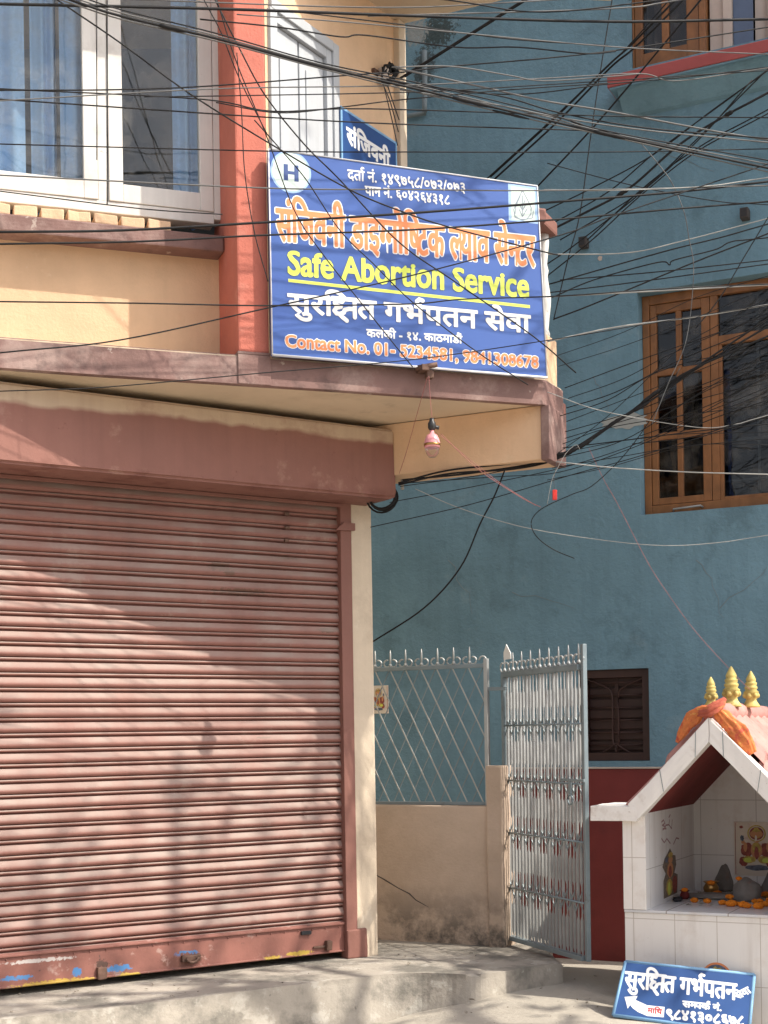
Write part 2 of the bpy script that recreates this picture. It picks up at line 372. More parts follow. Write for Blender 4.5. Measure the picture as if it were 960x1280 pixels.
M['print_cream'] = plain('print_cream', (.70, .66, .60), .5)
M['print_paper'] = mat('print_paper', (.74, .66, .56), .5, .1, 9, 0, stains=[(18, .58, .64, (.62, .40, .34), .5)])
M['bark'] = mat('bark', (.12, .085, .06), .9, .3, 8, .6, 30)
M['foliage'] = mat('foliage', (.055, .095, .03), .7, .4, 3, 0)
M['ochre2'] = mat('opposite_plaster', (.55, .48, .40), .9, .2, 1, .2, 30)
M['pipe'] = plain('dark_clay_pipe', (.06, .05, .045), .8)
M['conduit'] = plain('grey_conduit', (.16, .2, .22), .6)

# ------------------------------------------------------------------ lettering: glyph outlines -> signed distance -> flat mesh
_G = {}
def _mesh_of(body):
    cu = bpy.data.curves.new('t', 'FONT'); cu.body = body; cu.resolution_u = 3
    o = bpy.data.objects.new('t', cu); COL.objects.link(o)
    me = bpy.data.meshes.new_from_object(o)
    v = np.array([q.co[:2] for q in me.vertices]) if len(me.vertices) else np.zeros((0, 2))
    cnt = {}
    for p in me.polygons:
        for e in p.edge_keys: cnt[e] = cnt.get(e, 0) + 1
    e = np.array([k for k, n in cnt.items() if n == 1], dtype=int).reshape(-1, 2)
    bpy.data.objects.remove(o); bpy.data.curves.remove(cu); bpy.data.meshes.remove(me)
    return v, e
_ref = _mesh_of('क')[0]; HEAD = _ref[:, 1].max(); _kx = _ref[:, 0].max()
XH = _mesh_of('x')[0][:, 1].max()
def glyph(ch):
    if ch not in _G:
        v, e = _mesh_of(ch) if ch != ' ' else (np.zeros((0, 2)), np.zeros((0, 2), int))
        adv = _mesh_of(ch + 'क')[0][:, 0].max() - _kx
        _G[ch] = (np.hstack([v[e[:, 0]], v[e[:, 1]]]) if len(e) else np.zeros((0, 4)), adv)
    return _G[ch]
def seg_dist(P, Sg):
    a = Sg[:, :2][None]; b = Sg[:, 2:][None]; p = P[:, None]
    ab = b - a; t = np.clip(((p - a) * ab).sum(2) / np.maximum((ab * ab).sum(2), 1e-12), 0, 1)
    return np.sqrt((((a + ab * t[..., None]) - p) ** 2).sum(2)).min(1)
def inside(P, Sg):
    x, y = P[:, 0][:, None], P[:, 1][:, None]; x1, y1, x2, y2 = Sg.T
    c = (y1[None] > y) != (y2[None] > y)
    with np.errstate(divide='ignore', invalid='ignore'): xi = (x2 - x1) * (y - y1) / (y2 - y1) + x1
    return ((c & (x < xi)).sum(1) % 2) == 1
KSH = [[(0, HEAD), (.80, HEAD)], [(.68, .0), (.68, HEAD)], [(.35, HEAD), (.29, .52), (.16, .54), (.07, .46), (.11, .37), (.25, .335), (.11, .28), (.05, .18), (.11, .09), (.23, .075), (.34, .14), (.37, .24), (.50, .29), (.68, .29)], [(.20, .075), (.30, -.03), (.43, -.14)]]
def layout(tokens):
    """[(segments, closed, cut)] in em units and the total width; tokens: text, ('half', c), 'REPH', 'KSH'"""
    out, pen = [], 0.0
    for t in tokens:
        if t == 'REPH':
            x = pen - .10
            pts = [(x, HEAD - .02), (x - .10, HEAD + .05), (x - .14, HEAD + .16), (x - .06, HEAD + .24), (x + .05, HEAD + .20)]
            out.append((np.array([p + q for p, q in zip(pts, pts[1:])]), .075, None))
        elif t == 'KSH':
            for st in KSH: out.append((np.array([(p[0] + pen, p[1], q[0] + pen, q[1]) for p, q in zip(st, st[1:])]), .082, None))
            pen += .76
        elif isinstance(t, tuple):
            sg, adv = glyph(t[1]); cut = pen + adv - (t[2] if len(t) > 2 else .165)
            out.append((sg + np.array([pen, 0, pen, 0]), 0, cut)); pen = cut - .015
        else:
            for ch in t:
                sg, adv = glyph(ch)
                if len(sg): out.append((sg + np.array([pen, 0, pen, 0]), 0, None))
                pen += adv
    return out, pen
def letters(name, tokens, m, parent, O, X, Zv, width, height, bold=0.0, nrow=46, y=0.0, capref='deva', shear=0.0, label=None):
    """flat lettering: O = baseline start, X/Zv unit vectors in the parent's space, width/height in metres (height: baseline to headline / cap top)"""
    lay, tot = layout(tokens)
    href = HEAD if capref == 'deva' else .70
    sx, sy = width / tot, height / href
    if capref == 'latin':   # poster face: tall small letters
        def warp(z):
            z = np.asarray(z); return np.where(z <= XH, z * (.52 / XH), np.where(z <= .70, .52 + (z - XH) * (.18 / (.70 - XH)), z))
        lay = [(np.stack([q[:, 0], np.where(q[:, 1] < 0, q[:, 1], warp(q[:, 1])), q[:, 2], np.where(q[:, 3] < 0, q[:, 3], warp(q[:, 3]))], 1), a, b) for q, a, b in lay]
    h = height / nrow; pad = bold + 3 * h
    xs = np.arange(-pad - .1 * height, width + pad + .3 * height, h); zs = np.arange(-.55 * height - pad, height * 1.62 + pad, h)
    D = np.full((len(zs), len(xs)), 1e3)
    for sg, wd, cut in lay:
        q = sg * np.array([sx, sy, sx, sy])
        wdm = wd * (sx + sy) / 2
        m0 = pad + wdm
        i0, i1 = np.searchsorted(xs, [q[:, [0, 2]].min() - m0, q[:, [0, 2]].max() + m0]); j0, j1 = np.searchsorted(zs, [q[:, [1, 3]].min() - m0, q[:, [1, 3]].max() + m0])
        gx, gz = np.meshgrid(xs[i0:i1], zs[j0:j1]); P = np.stack([gx.ravel(), gz.ravel()], 1)
        d = np.concatenate([seg_dist(P[k:k + 4000], q) for k in range(0, len(P), 4000)]) if len(P) else np.zeros(0)
        if wd: d = d - wdm / 2
        else:
            ins = inside(P, q); d = np.where(ins, -d, d)
        if cut is not None: d = np.maximum(d, P[:, 0] - cut * sx)
        D[j0:j1, i0:i1] = np.minimum(D[j0:j1, i0:i1], d.reshape(gx.shape))
    return iso(name, D - bold, xs, zs, m, parent, O, X, Zv, y, shear, label)
def iso(name, D, xs, zs, m, parent, O, X, Zv, y=0.0, shear=0.0, label=None):
    O, X, Zv = Vector(O), Vector(X), Vector(Zv); Yv = Zv.cross(X)
    O = O - Yv * 0; mb = MB(); nx, nz = len(xs), len(zs)
    ins = D < 0; cache = {}
    def P(x, z):
        k = (round(x, 6), round(z, 6))
        if k not in cache: cache[k] = mb.bm.verts.new(O + X * (x + shear * z) + Zv * z)
        return cache[k]
    full = ins[:-1, :-1] & ins[1:, :-1] & ins[:-1, 1:] & ins[1:, 1:]; anyi = ins[:-1, :-1] | ins[1:, :-1] | ins[:-1, 1:] | ins[1:, 1:]
    for j in range(nz - 1):
        i = 0; row = full[j]
        for i in np.nonzero(anyi[j] & ~row)[0]:
            c = [(i, j), (i + 1, j), (i + 1, j + 1), (i, j + 1)]; poly = []
            for k in range(4):
                a, b = c[k], c[(k + 1) % 4]; da, db = D[a[1], a[0]], D[b[1], b[0]]
                if da < 0: poly.append(P(xs[a[0]], zs[a[1]]))
                if (da < 0) != (db < 0):
                    t = da / (da - db); t = min(.999, max(.001, t))
                    poly.append(P(xs[a[0]] + (xs[b[0]] - xs[a[0]]) * t, zs[a[1]] + (zs[b[1]] - zs[a[1]]) * t))
            poly = list(dict.fromkeys(poly))
            if len(poly) > 2: mb._f(poly)
        idx = np.nonzero(row)[0]
        if len(idx):
            for run in np.split(idx, np.nonzero(np.diff(idx) > 1)[0] + 1):
                a, b = run[0], run[-1] + 1
                mb._f([P(xs[a], zs[j]), P(xs[b], zs[j]), P(xs[b], zs[j + 1]), P(xs[a], zs[j + 1])])
    o = part(name, mb, m, parent, recalc=False)
    if label: o['label'] = label
    return o
def shape(name, fn, x0, x1, z0, z1, h, m, parent, O, X, Zv):
    xs = np.arange(x0, x1 + h, h); zs = np.arange(z0, z1 + h, h); gx, gz = np.meshgrid(xs, zs)
    return iso(name, fn(gx, gz), xs, zs, m, parent, O, X, Zv)
def strokes(lines, wd):
    sg = np.array([p + q for st in lines for p, q in zip(st, st[1:])])
    def fn(gx, gz):
        P = np.stack([gx.ravel(), gz.ravel()], 1)
        return (np.concatenate([seg_dist(P[k:k + 4000], sg) for k in range(0, len(P), 4000)]) - wd / 2).reshape(gx.shape)
    return fn

# ------------------------------------------------------------------ helpers for curves
def spline(pts, n=8):
    pts = [Vector(p) for p in pts]
    if len(pts) == 2: return [pts[0].lerp(pts[1], i / n) for i in range(n + 1)]
    P = [pts[0] * 2 - pts[1]] + pts + [pts[-1] * 2 - pts[-2]]; out = []
    for i in range(1, len(P) - 2):
        p0, p1, p2, p3 = P[i - 1:i + 3]
        for k in range(n):
            t = k / n
            out.append(0.5 * ((2 * p1) + (p2 - p0) * t + (2 * p0 - 5 * p1 + 4 * p2 - p3) * t * t + (3 * p1 - p0 - 3 * p2 + p3) * t ** 3))
    out.append(pts[-1]); return out
def arc(c, r, a0, a1, n=10, ax=((1, 0, 0), (0, 0, 1))):
    u, v = Vector(ax[0]), Vector(ax[1]); c = Vector(c)
    return [c + u * r * math.cos(rad(a0 + (a1 - a0) * i / n)) + v * r * math.sin(rad(a0 + (a1 - a0) * i / n)) for i in range(n + 1)]

# ================================================================== THE GROUND
def ss(a, b, x):
    t = min(1, max(0, (x - a) / (b - a))); return t * t * (3 - 2 * t)
def gz(x, y): return .03 + .13 * ss(0, .5, x) * ss(1.9, .95, x) * ss(8.8, 7.7, y) * (.7 + .3 * ss(6.7, 7.2, y))
mb = MB(); xs = sorted({-120, -60, -30, -15, -8, *[-5 + .25 * i for i in range(41)], 8, 15, 30, 60, 120}); ys = sorted({-120, -60, -30, -12, -4, 0, 2, 4, *[5 + .25 * i for i in range(25)], 15, 30, 60, 120})
gv = [[mb.bm.verts.new((x, y, gz(x, y) + .006 * mnoise.noise((x * 1.3, y * 1.3, 0)))) for y in ys] for x in xs]
for i in range(len(xs) - 1):
    for j in range(len(ys) - 1): mb._f([gv[i][j], gv[i + 1][j], gv[i + 1][j + 1], gv[i][j + 1]], True)
tag(part('ground', mb, M['ground']), kind='structure')

STEP = .262
edge = [(-900, 1392), (-400, 1325), (0, 1275), (120, 1262), (250, 1246), (400, 1227), (443, 1223), (480, 1218), (520, 1216), (560, 1217), (595, 1218), (630, 1214), (667, 1209), (702, 1204)]
pl = spline([on_z(u, v, STEP) for u, v in edge], 6)
pl = [(p.x + .012 * mnoise.noise((p.x * 6, p.y * 6, 1)), p.y + .008 * mnoise.noise((p.x * 5, p.y * 5, 4))) for p in pl]
e0 = pl[-1]
poly = pl + [(e0[0] - .05, e0[1] + .35), (.95, 8.15), (.6, 9.0), (-3, 10.2), (-8, 6.0)]
mb = MB(); mb.prism(poly, -.02, STEP, 'z')
es = [e for e in mb.bm.edges if all(v.co.z > STEP - .001 for v in e.verts) and len(e.link_faces) == 2]
bmesh.ops.bevel(mb.bm, geom=es, offset=.022, segments=3, affect='EDGES', profile=.6)
for v in mb.bm.verts:
    if v.co.z < STEP - .03:
        v.co.x += .02 * mnoise.noise(v.co * 3); v.co.y -= .03
tag(part('shop_step', mb, M['concrete']), kind='structure')

# ================================================================== THE SHOP BUILDING
shop = root('shop_building', 'ochre and terracotta shop house with closed pink shutter, overhanging balcony and white window', 'building', A, (-1.8, 0, 0))
# --- ground floor in the plane of the shutter
xr = A.hx(425, 900); xj0, xj1 = A.hx(437, 900), A.hx(464.5, 900)
BT, BB = EYE + 1.61, EYE + 1.245                                    # shutter box top / bottom
mb = MB(); mb.box(xj0, xj1, -.035, .30, STEP - .03, BB + .03, .012); mb.sub(3, .006, 5)
part('jamb', mb, M['jamb'], shop)
mb = MB(); mb.box(-5, xj1 - .02, .30, 3.0, .1, BT + .02); part('ground_floor_wall', mb, M['jamb'], shop)
PITCH = .0716
prof = []; z = BB + .06
base = [(0, .018), (.0012, -.001), (.008, -.0055), (.016, -.0098), (.024, -.0130), (.031, -.0148), (.037, -.0138), (.0435, -.0085), (.0475, .002), (.0488, .014), (.0505, -.003), (.056, -.0062), (.0615, -.004), (.0632, .012), (.0690, .018)]
RZ = STEP + .195
while z > RZ:
    for dz, y in base: prof.append((y, z - dz))
    z -= PITCH
prof = [p for p in prof if p[1] > RZ - .01]
_sp = []
for u, v, ru, rv in ((275, 708, 15, 7), (285, 716, 8, 4), (300, 740, 42, 5), (358, 697, 22, 2.5), (408, 788, 16, 3.5), (420, 735, 8, 4), (425, 805, 6, 9), (330, 922, 14, 1.5)):
    x, zz = A.hit(u, v); _sp.append((x + 1.8, zz, ru * .0046, rv * .0042, (.15, .08, .06)))
M['shutter'] = mat('shutter_paint', (.25, .115, .094), .62, .15, 1.4, .2, 80, dust=((.345, .285, .245), .02, .42), stains=[(1.3, .54, .7, (.20, .10, .085), .6), (4, .60, .68, (.36, .25, .21), .5, 2), (15, .67, .71, (.10, .05, .04), .7, 3), (24, .70, .74, (.52, .40, .28), .5, 8)], spec=.3, spots=_sp, streak=.3)
mb = MB(); mb.extr(prof, -4.2, xr, 110, False)
for v in mb.bm.verts:
    v.co.y += .006 * mnoise.noise((v.co.x * 1.4, v.co.z * 1.6, 0)) + .004 * mnoise.noise((v.co.x * 5, v.co.z * 6, 3));  v.co.z += .0032 * mnoise.noise((v.co.x * .8, v.co.z * 9, 7))
for f in mb.bm.faces: f.smooth = True
shut = part('roller_shutter', mb, M['shutter'], shop)
mod = shut.modifiers.new('e', 'EDGE_SPLIT'); mod.split_angle = rad(50)
rz0, rz1 = STEP + .036, RZ + .004
spots = []
for u, v, ru, rv, c in [(232, 1193, 20, 6, (.07, .20, .42)), (146, 1210, 20, 5, (.07, .20, .42)), (95, 1215, 7, 6, (.07, .20, .42)), (22, 1222, 22, 4, (.08, .2, .4)), (48, 1200, 45, 3, (.5, .45, .42)), (160, 1218, 16, 4, (.46, .32, .06)), (70, 1228, 60, 5, (.45, .30, .06)), (338, 1197, 13, 3, (.46, .32, .06)), (372, 1191, 22, 3.5, (.46, .32, .06)), (125, 1205, 9, 8, (.08, .045, .035)), (230, 1200, 34, 10, (.17, .07, .05))]:
    x, zz = A.hit(u, v); spots.append((x + 1.8, zz, ru * .0042, rv * .0040, c))
M['rail'] = mat('shutter_rail_paint', (.25, .105, .082), .55, .25, 4, .3, 60, stains=[(9, .60, .67, (.5, .38, .33), .5), (3, .55, .68, (.17, .07, .055), .6, 5), (17, .64, .68, (.07, .045, .04), .8, 3)], spots=spots)
mb = MB(); mb.box(-4.2, xr - .002, -.014, .012, rz0, rz1, .003)
mb.box(-4.2, xr - .003, -.026, -.0145, rz1 - .016, rz1 - .004, .003); mb.box(-4.2, xr - .003, -.022, -.0145, rz0 + .003, rz0 + .012, .003)
rail = part('bottom_rail', mb, M['rail'], shut)
mb = MB()
for k in range(26):
    x = -2.1 + k * .082; mb.lathe([(.0045, 0), (.0045, .003), (.002, .005)], (0, 0, 0), 6)
    for v in list(mb.bm.verts)[-18:]: v.co = Vector((x + v.co.x, -.0145 - v.co.z, rz1 - .028 + v.co.y))
part('rivets', mb, M['rail'], rail)
for nm, u, v, wd, ht, dp, mm in [('hasp', 236, 1197, .10, .034, .02, 'rust'), ('lock_plate', 125, 1216, .05, .06, .02, 'rust'), ('lock_plate', 407, 1181, .035, .05, .03, 'rust'), ('bolt', 398, 1183, .09, .014, .012, 'rust')]:
    x, zz = A.hit(u, v); mb = MB(); mb.box(x - wd / 2, x + wd / 2, -.0145 - dp, -.0145, zz - ht / 2, zz + ht / 2, .006); mb.sub(1, .004, 30)
    part(nm, mb, M[mm], rail)
x, zz = A.hit(380, 1165); mb = MB(); mb.box(x - .03, x + .03, -.03, -.0145, zz - .012, zz + .008, .004); part('latch_slot', mb, M['dark'], rail)
x, zz = A.hit(236, 1193); mb = MB(); mb.tube(arc((x, -.045, zz), .035, 200, 340, 8), .007, 6); part('handle', mb, M['rust'], rail)
mb = MB(); mb.box(xr - .004, xj0 + .004, -.043, .02, STEP, BB + .01, .004); mb.sub(3, .003, 4)
part('shutter_guide', mb, M['pinkpaint'], shop)
x0, x1 = A.hx(428, 1175), A.hx(453, 1175); mb = MB(); mb.box(x0, x1, -.055, -.03, STEP, A.hz(440, 1160), .008); mb.sub(2, .006, 9); part('guide_foot', mb, M['pinkpaint'], shop)
x0, x1 = A.hx(413, 660), A.hx(437, 660); za, zb = A.hz(425, 665), A.hz(425, 655); mb = MB(); mb.prism([(x0, za), (x1, za + .004), (x1, zb), (x0 + .05, zb)], -.058, -.044); part('guide_bracket', mb, M['pinkpaint'], shop)
xb = A.hx(496, 575, -.30)
mb = MB(); mb.prism([(-5, BB), (xb - .035, BB), (xb - .008, BB + .012), (xb, BB + .04), (xb - .01, BT), (-5, BT)], -.30, .29)
es = [e for e in mb.bm.edges if all(v.co.y < -.29 for v in e.verts)]
bmesh.ops.bevel(mb.bm, geom=es, offset=.014, segments=3, affect='EDGES')
M['beam'] = mat('shutter_box_paint', (.245, .112, .088), .72, .14, 1.2, .35, 50, stains=[(1.7, .54, .7, (.23, .10, .08), .6), (4.5, .60, .68, (.40, .24, .19), .45, 6), (9, .65, .70, (.17, .065, .05), .8, 3), (5, .5, .62, (.16, .06, .045), .8, 8, BB + .01, BB + .06)], zsplit=(BT - .075, (.5, .38, .27), .16), streak=.18)
part('shutter_box', mb, M['beam'], shop)
x0, zz = A.hit(300, 596, -.30); mb = MB(); mb.box(-4.2, xr, -.05, -.03, BB - .02, BB - .002, .003); part('shutter_box_lip', mb, M['pinkpaint'], shop)
for u, v in ((357, 625), (357, 643), (357, 660), (357, 676)):
    x, zz = A.hit(u, v); mb = MB(); mb.box(x - .014, x + .014, -.02, -.008, zz - .008, zz + .008, .004); mb.wobble(.004, 60); part('rust_scab', mb, M['rust'], shut)

# --- overhanging slab
SRC[0] = U
SB = EYE + 1.645; ST = U.hz(145, 431)
xc = U.hx(683.5, 507); pc = U.world(xc, 0, 0); sd = vdir(1323, 903)
tx = ray(704.5, 520)[0]; t_ = (tx * pc.y - pc.x) / (sd[0] - tx * sd[1]); pr = Vector((pc.x + sd[0] * t_, pc.y + sd[1] * t_))
bk = Vector((-dB[0], -dB[1])); lp1, lp2 = Vector((xc, 0)), U.loc((pr.x, pr.y, 0)).xy
def ul(p): return U.loc((p[0], p[1], 0)).xy
p3 = ul((pr.x + bk.x * 3, pr.y + bk.y * 3))
mb = MB(); mb.prism([(-4, .012), (xc - .008, .012), (lp2[0] - .012, lp2[1] - .002), tuple(p3), (-4, 2.2)], SB, ST - .004, 'z')
part('balcony_slab', mb, M['soffit'], shop)
mb = MB(); mb.prism([(-4, .0), (xc - .02, 0), (xc, .006), (lp2[0], lp2[1]), (lp2[0] - .03, lp2[1] + .02), (xc - .03, .05), (-4, .05)], SB - .006, ST, 'z')
bmesh.ops.bevel(mb.bm, geom=[e for e in mb.bm.edges if all(v.co.z > ST - .001 for v in e.verts)], offset=.012, segments=2, affect='EDGES')
mb.sub(5, .005, 6); part('slab_edge_band', mb, M['maroon'], shop)
BZ = EYE + 1.372
q1, q2 = pc.xy + Vector(sd) * .012, pr + Vector(sd) * -.01
mb = MB(); mb.prism([tuple(ul(q1 + bk * .004)), tuple(ul(q2 + bk * .004)), tuple(ul(q2 + bk * 3)), tuple(ul(q1 + bk * 3))], BZ, SB - .002, 'z', .006); mb.sub(2, .006, 3)
part('cantilever_beam', mb, M['yellow'], shop)
mb = MB(); a_, b_ = pc.xy, pr
mb.prism([tuple(ul(a_ + bk * -.012)), tuple(ul(b_ + bk * -.012)), tuple(ul(b_ + bk * .035)), tuple(ul(a_ + bk * .035))], BZ - .006, SB - .007, 'z', .006)
part('beam_end_face', mb, M['maroon'], shop)
mb = MB(); b2 = pr + Vector(sd) * .05
mb.prism([tuple(ul(b_ + bk * -.0)), tuple(ul(b2)), tuple(ul(b2 + bk * .3)), tuple(ul(b_ + bk * .3))], SB - .14, SB + .06, 'z', .01); part('drip_block', mb, M['pinkpaint'], shop)

# --- upper storey
RW, LF = .38, .25                                                   # recess of the wall, of the ledge front
xp0, xp1 = U.hx(296, 300), U.hx(335, 300); PB = U.hz(315, 440)
mb = MB(); mb.box(xp0, xp1, .002, RW + .1, PB, 7.4, .01); mb.sub(3, .005, 3)
part('pillar', mb, M['terracotta'], shop)
mb = MB(); mb.box(xp0 - .004, xp1 + .003, -.007, RW + .1, ST + .001, PB, .004); mb.box(xp0 - .004, xp1 + .003, -.007, .03, SB - .007, ST, .003); part('pillar_foot', mb, M['maroon'], shop)
zl1 = U.hz(0, 266, LF); zl0 = U.hz(0, 287, LF)
wz = zl1 - .01
mb = MB(); mb.box(-4, xp0 + .01, RW, RW + .2, ST - .02, wz); mb.sub(4, .006, 2); part('upper_wall', mb, M['yellow'], shop)
mb = MB(); mb.box(-4, xp0 - .001, LF, RW + .03, zl0, zl1, .008); mb.sub(3, .008, 4); part('window_ledge', mb, M['maroon'], shop)
for k in range(13):
    u0 = 185 - 33.5 * k
    x0, x1 = U.hx(u0, 270, LF + .02), U.hx(u0 + 29, 270, LF + .02)
    mb = MB(); mb.box(x0, x1, LF + .015, RW + .02, zl1 + .001, zl1 + .052, .006); mb.sub(1, .007, 14); part('ledge_block', mb, M['yellow'], shop)
WY = RW - .03
win = MB(); hxw = lambda u, v=150: U.hx(u, v, WY)
wb = U.hz(134, 262, WY)
win = MB(); win.box(hxw(265), xp0 + .003, WY - .02, WY + .08, wb, 7.2, .004); win.box(-3.6, hxw(265), WY - .015, WY + .08, wb - .02, wb + .035, .004)
win.box(hxw(121), hxw(134), WY - .012, WY + .06, wb + .035, 7.2, .004)
wf = part('upper_window', win, M['whitewood'], shop)
def sash(x0, x1, z0, st, gy, nm='sash'):
    m_ = MB(); m_.box(x0, x0 + st, WY - .022, WY + .03, z0, 7.1, .004); m_.box(x1 - st, x1, WY - .022, WY + .03, z0, 7.1, .004); m_.box(x0 + st, x1 - st, WY - .02, WY + .03, z0, z0 + .085, .004)
    s_ = part(nm, m_, M['whitewood'], wf)
    m_ = MB(); m_.box(x0 + st, x1 - st, WY + .004, WY + .008, z0 + .085, 7.1); part('pane', m_, M['glass'], wf)
sash(hxw(134.5), hxw(264.5), wb + .037, hxw(152) - hxw(134.5), 0); sash(hxw(-80), hxw(120.5), wb + .037, hxw(120.5) - hxw(103), 0); sash(hxw(-300), hxw(-82), wb + .037, .06, 0)
def curtain(x0, x1, y, z0, z1, waves, amp, m_, par, seed=0):
    c = MB(); n = int(waves * 10); prof_ = []
    for j in range(9):
        zz = z0 + (z1 - z0) * j / 8
        prof_.append([c.bm.verts.new((x0 + (x1 - x0) * i / n, y + amp * math.sin(2 * math.pi * waves * i / n + .5 * math.sin(i * .3 + seed)) * (.7 + .3 * math.sin(j * .6 + i * .1)) + .3 * amp * math.sin(i * .9 + seed), zz)) for i in range(n + 1)])
    for j in range(8):
        for i in range(n): c._f([prof_[j][i], prof_[j][i + 1], prof_[j + 1][i + 1], prof_[j + 1][i]], True)
    return part('curtain', c, m_, par)
curtain(hxw(-70), hxw(35), WY + .14, wb, 7.1, 3, .03, M['curtain'], wf, 1)
curtain(hxw(43), hxw(76), WY + .16, wb, 7.1, 2, .02, M['curtain'], wf, 2)
curtain(hxw(78), hxw(106), WY + .10, wb, 7.1, 1, .015, M['curtain'], wf, 5)
curtain(hxw(222), hxw(262), WY + .13, wb, 7.1, 2, .025, M['curtain'], wf, 3)
mb = MB(); mb.quad([(-3.9, 2.1, 3.2), (xp1, 2.1, 3.2), (xp1, 2.1, 7.4), (-3.9, 2.1, 7.4)]); mb.quad([(xp1 - .02, .5, 3.2), (xp1 - .02, 2.1, 3.2), (xp1 - .02, 2.1, 7.4), (xp1 - .02, .5, 7.4)]); mb.quad([(-3.9, .4, 3.23), (xp1, .4, 3.23), (xp1, 2.1, 3.23), (-3.9, 2.1, 3.23)])
part('room_lining', mb, M['room'], shop)
# --- recessed wall with the door behind the sign (W frame, built in shop space)
SRC[0] = W
we = W.hx(499.5, 150); wh = W.hz(498, 30)                             # end of the wall, height of the soffit
d0, d1 = W.hx(337, 120), W.hx(420.5, 150); dz = W.hz(420, 59)
mb = MB(); mb.wall(.004, we, ST - .02, wh + .3, [(d0, d1 - .02, ST - .01, dz - .02)], 0, .16); part('balcony_wall', mb, M['yellow'], shop)
mb = MB(); mb.box(we - .05, we + .02, -.035, .16, ST, wh, .008); part('added_sun_edge', mb, M['jamb'], shop)  # added strip, shaped to catch sun as the bright edge of the wall
fw = (d1 - W.hx(400, 150)) * .62
mb = MB(); mb.box(d1 - fw * .5, d1 + .006, -.02, .05, ST, dz, .004); mb.box(d1 - fw, d1 - fw * .5, -.008, .05, ST, dz - fw * .5, .003)
mb.box(d0, d1 - fw * .5, -.0205, .05, dz - fw * .5, dz + .004, .004); mb.box(d0, d1 - fw, -.0075, .05, dz - fw, dz - fw * .5, .003); mb.box(d0 - .01, d0 + fw * .5, -.019, .05, ST, dz - fw * .5, .003)
dr = part('balcony_door', mb, M['shaded_door'], shop)
mb = MB(); mb.box(d0 + fw * .5, d1 - fw, .03, .06, ST, dz - fw, .002); xa, xb_ = d0 + fw * .5, d1 - fw; xm = (xa + xb_) / 2
for p0, p1 in ((xa, xm - .004), (xm + .004, xb_)):
    mb.box(p0 + .004, p1 - .002, .014, .031, ST, dz - fw - .004, .003)
    for zz in (dz - fw - .12, ST + .95, ST + .25):
        mb.box(p0 + .05, p1 - .05, .006, .0145, max(ST + .05, zz - .5), zz, .004)
part('door_leaf', mb, M['shaded_door'], dr)
SRC[0] = U
fr_ = [on_z(640, -4, wh), on_z(591, 9, wh), on_z(503, 30, wh)]
mb = MB(); mb.prism([(-4, -.005), (xc + .5, -.005), (xc + .5, .2)] + [tuple(ul(p)) for p in fr_] + [tuple(ul(W.world(we, .5, 0))), (-4, 3)], wh, wh + .14, 'z', .01)
part('upper_slab', mb, M['soffit'], shop)
mb = MB(); mb.box(-4, xp1, .002, .5, 7.2, 8.0); mb.prism([(-4, -.02), (xc, -.02), (xc, 3), (-4, 3)], 7.4, 7.55, 'z'); part('roof_slab', mb, M['soffit'], shop)
# balustrade along the balcony edge, seen end-on past the sign
mb = MB(); rs = U.loc(pc); re_ = U.loc((pr.x, pr.y, 0)); dirs = (Vector((re_.x - rs.x, re_.y - rs.y))).normalized()
P0_, P1_ = Vector((xc - .03, .07)), Vector((xc - .03, .07)) + dirs * .22
tz = U.hz(680, 288, .3)
def rail_run(a, b, z0, z1, wd):
    a, b = Vector(a), Vector(b); n_ = Vector((-(b - a).y, (b - a).x)).normalized() * wd / 2
    return [tuple(a - n_), tuple(b - n_), tuple(b + n_), tuple(a + n_)]
low = ST + .24
mb.prism(rail_run((xp1 + .02, .07), P0_, 0, 0, .07), ST - .002, low, 'z'); mb.prism(rail_run(P0_, P1_, 0, 0, .09), ST - .002, low + .001, 'z', .006)
bal = part('balcony_parapet', mb, M['yellow'], shop)
mb = MB(); mb.prism(rail_run((xp1 + .02, .07), P0_ + Vector((.05, 0)), 0, 0, .12), tz - .07, tz, 'z', .012); mb.prism(rail_run(P0_ - dirs * .02, P1_, 0, 0, .12), tz - .071, tz + .001, 'z', .012); part('top_rail', mb, M['pinkpaint'], bal)
bp = [(.028, 0), (.028, .03), (.02, .05), (.034, .16), (.036, .2), (.02, .3), (.026, .33), (.018, .36), (.03, .46), (.03, .5)]
hh = tz - .071 - low
for k in range(10):
    p = (Vector((xp1 + .1, .07)).lerp(P0_, k / 8) if k < 9 else P0_ + dirs * (.16 * (k - 8)))
    mb = MB(); mb.lathe([(r_, z_ * hh / .5) for r_, z_ in bp], (p.x, p.y, low), 12); part('baluster', mb, M['whitewood'], bal)
SRC[0] = None

# ================================================================== THE BLUE BUILDING
_mo = [(B.hx(545, 40), B.hz(545, 40), .16, .13, (.05, .075, .08)), (B.hx(530, 85), B.hz(530, 85), .09, .16, (.07, .10, .11)), (B.hx(520, 35), B.hz(520, 40), .1, .1, (.28, .31, .31))]
M['blue'] = mat('blue_plaster', (.150, .268, .338), .85, .17, 1.1, .8, 32, streak=.2, stains=[(.9, .52, .75, (.092, .175, .222), .7), (2.6, .60, .72, (.25, .35, .40), .5, 5), (5.5, .60, .68, (.10, .19, .24), .4, 11), (30, .73, .75, (.4, .45, .45), .5, 9), (2.1, .57, .66, (.075, .135, .165), .45, 15)], bdist=.012, spots=_mo)
blue = root('blue_building', 'blue plastered house with brown wooden windows behind the gate and shrine', 'building', B, (0, 0, 0))
bx0, bx1 = -3.2, B.hx(960, 600) + 1.25
FY = .115
wx0, wx1 = B.hx(798.5, 500), B.hx(960, 500) + .62; wz0, wz1 = B.hz(804, 643.5), B.hz(793, 366.5)
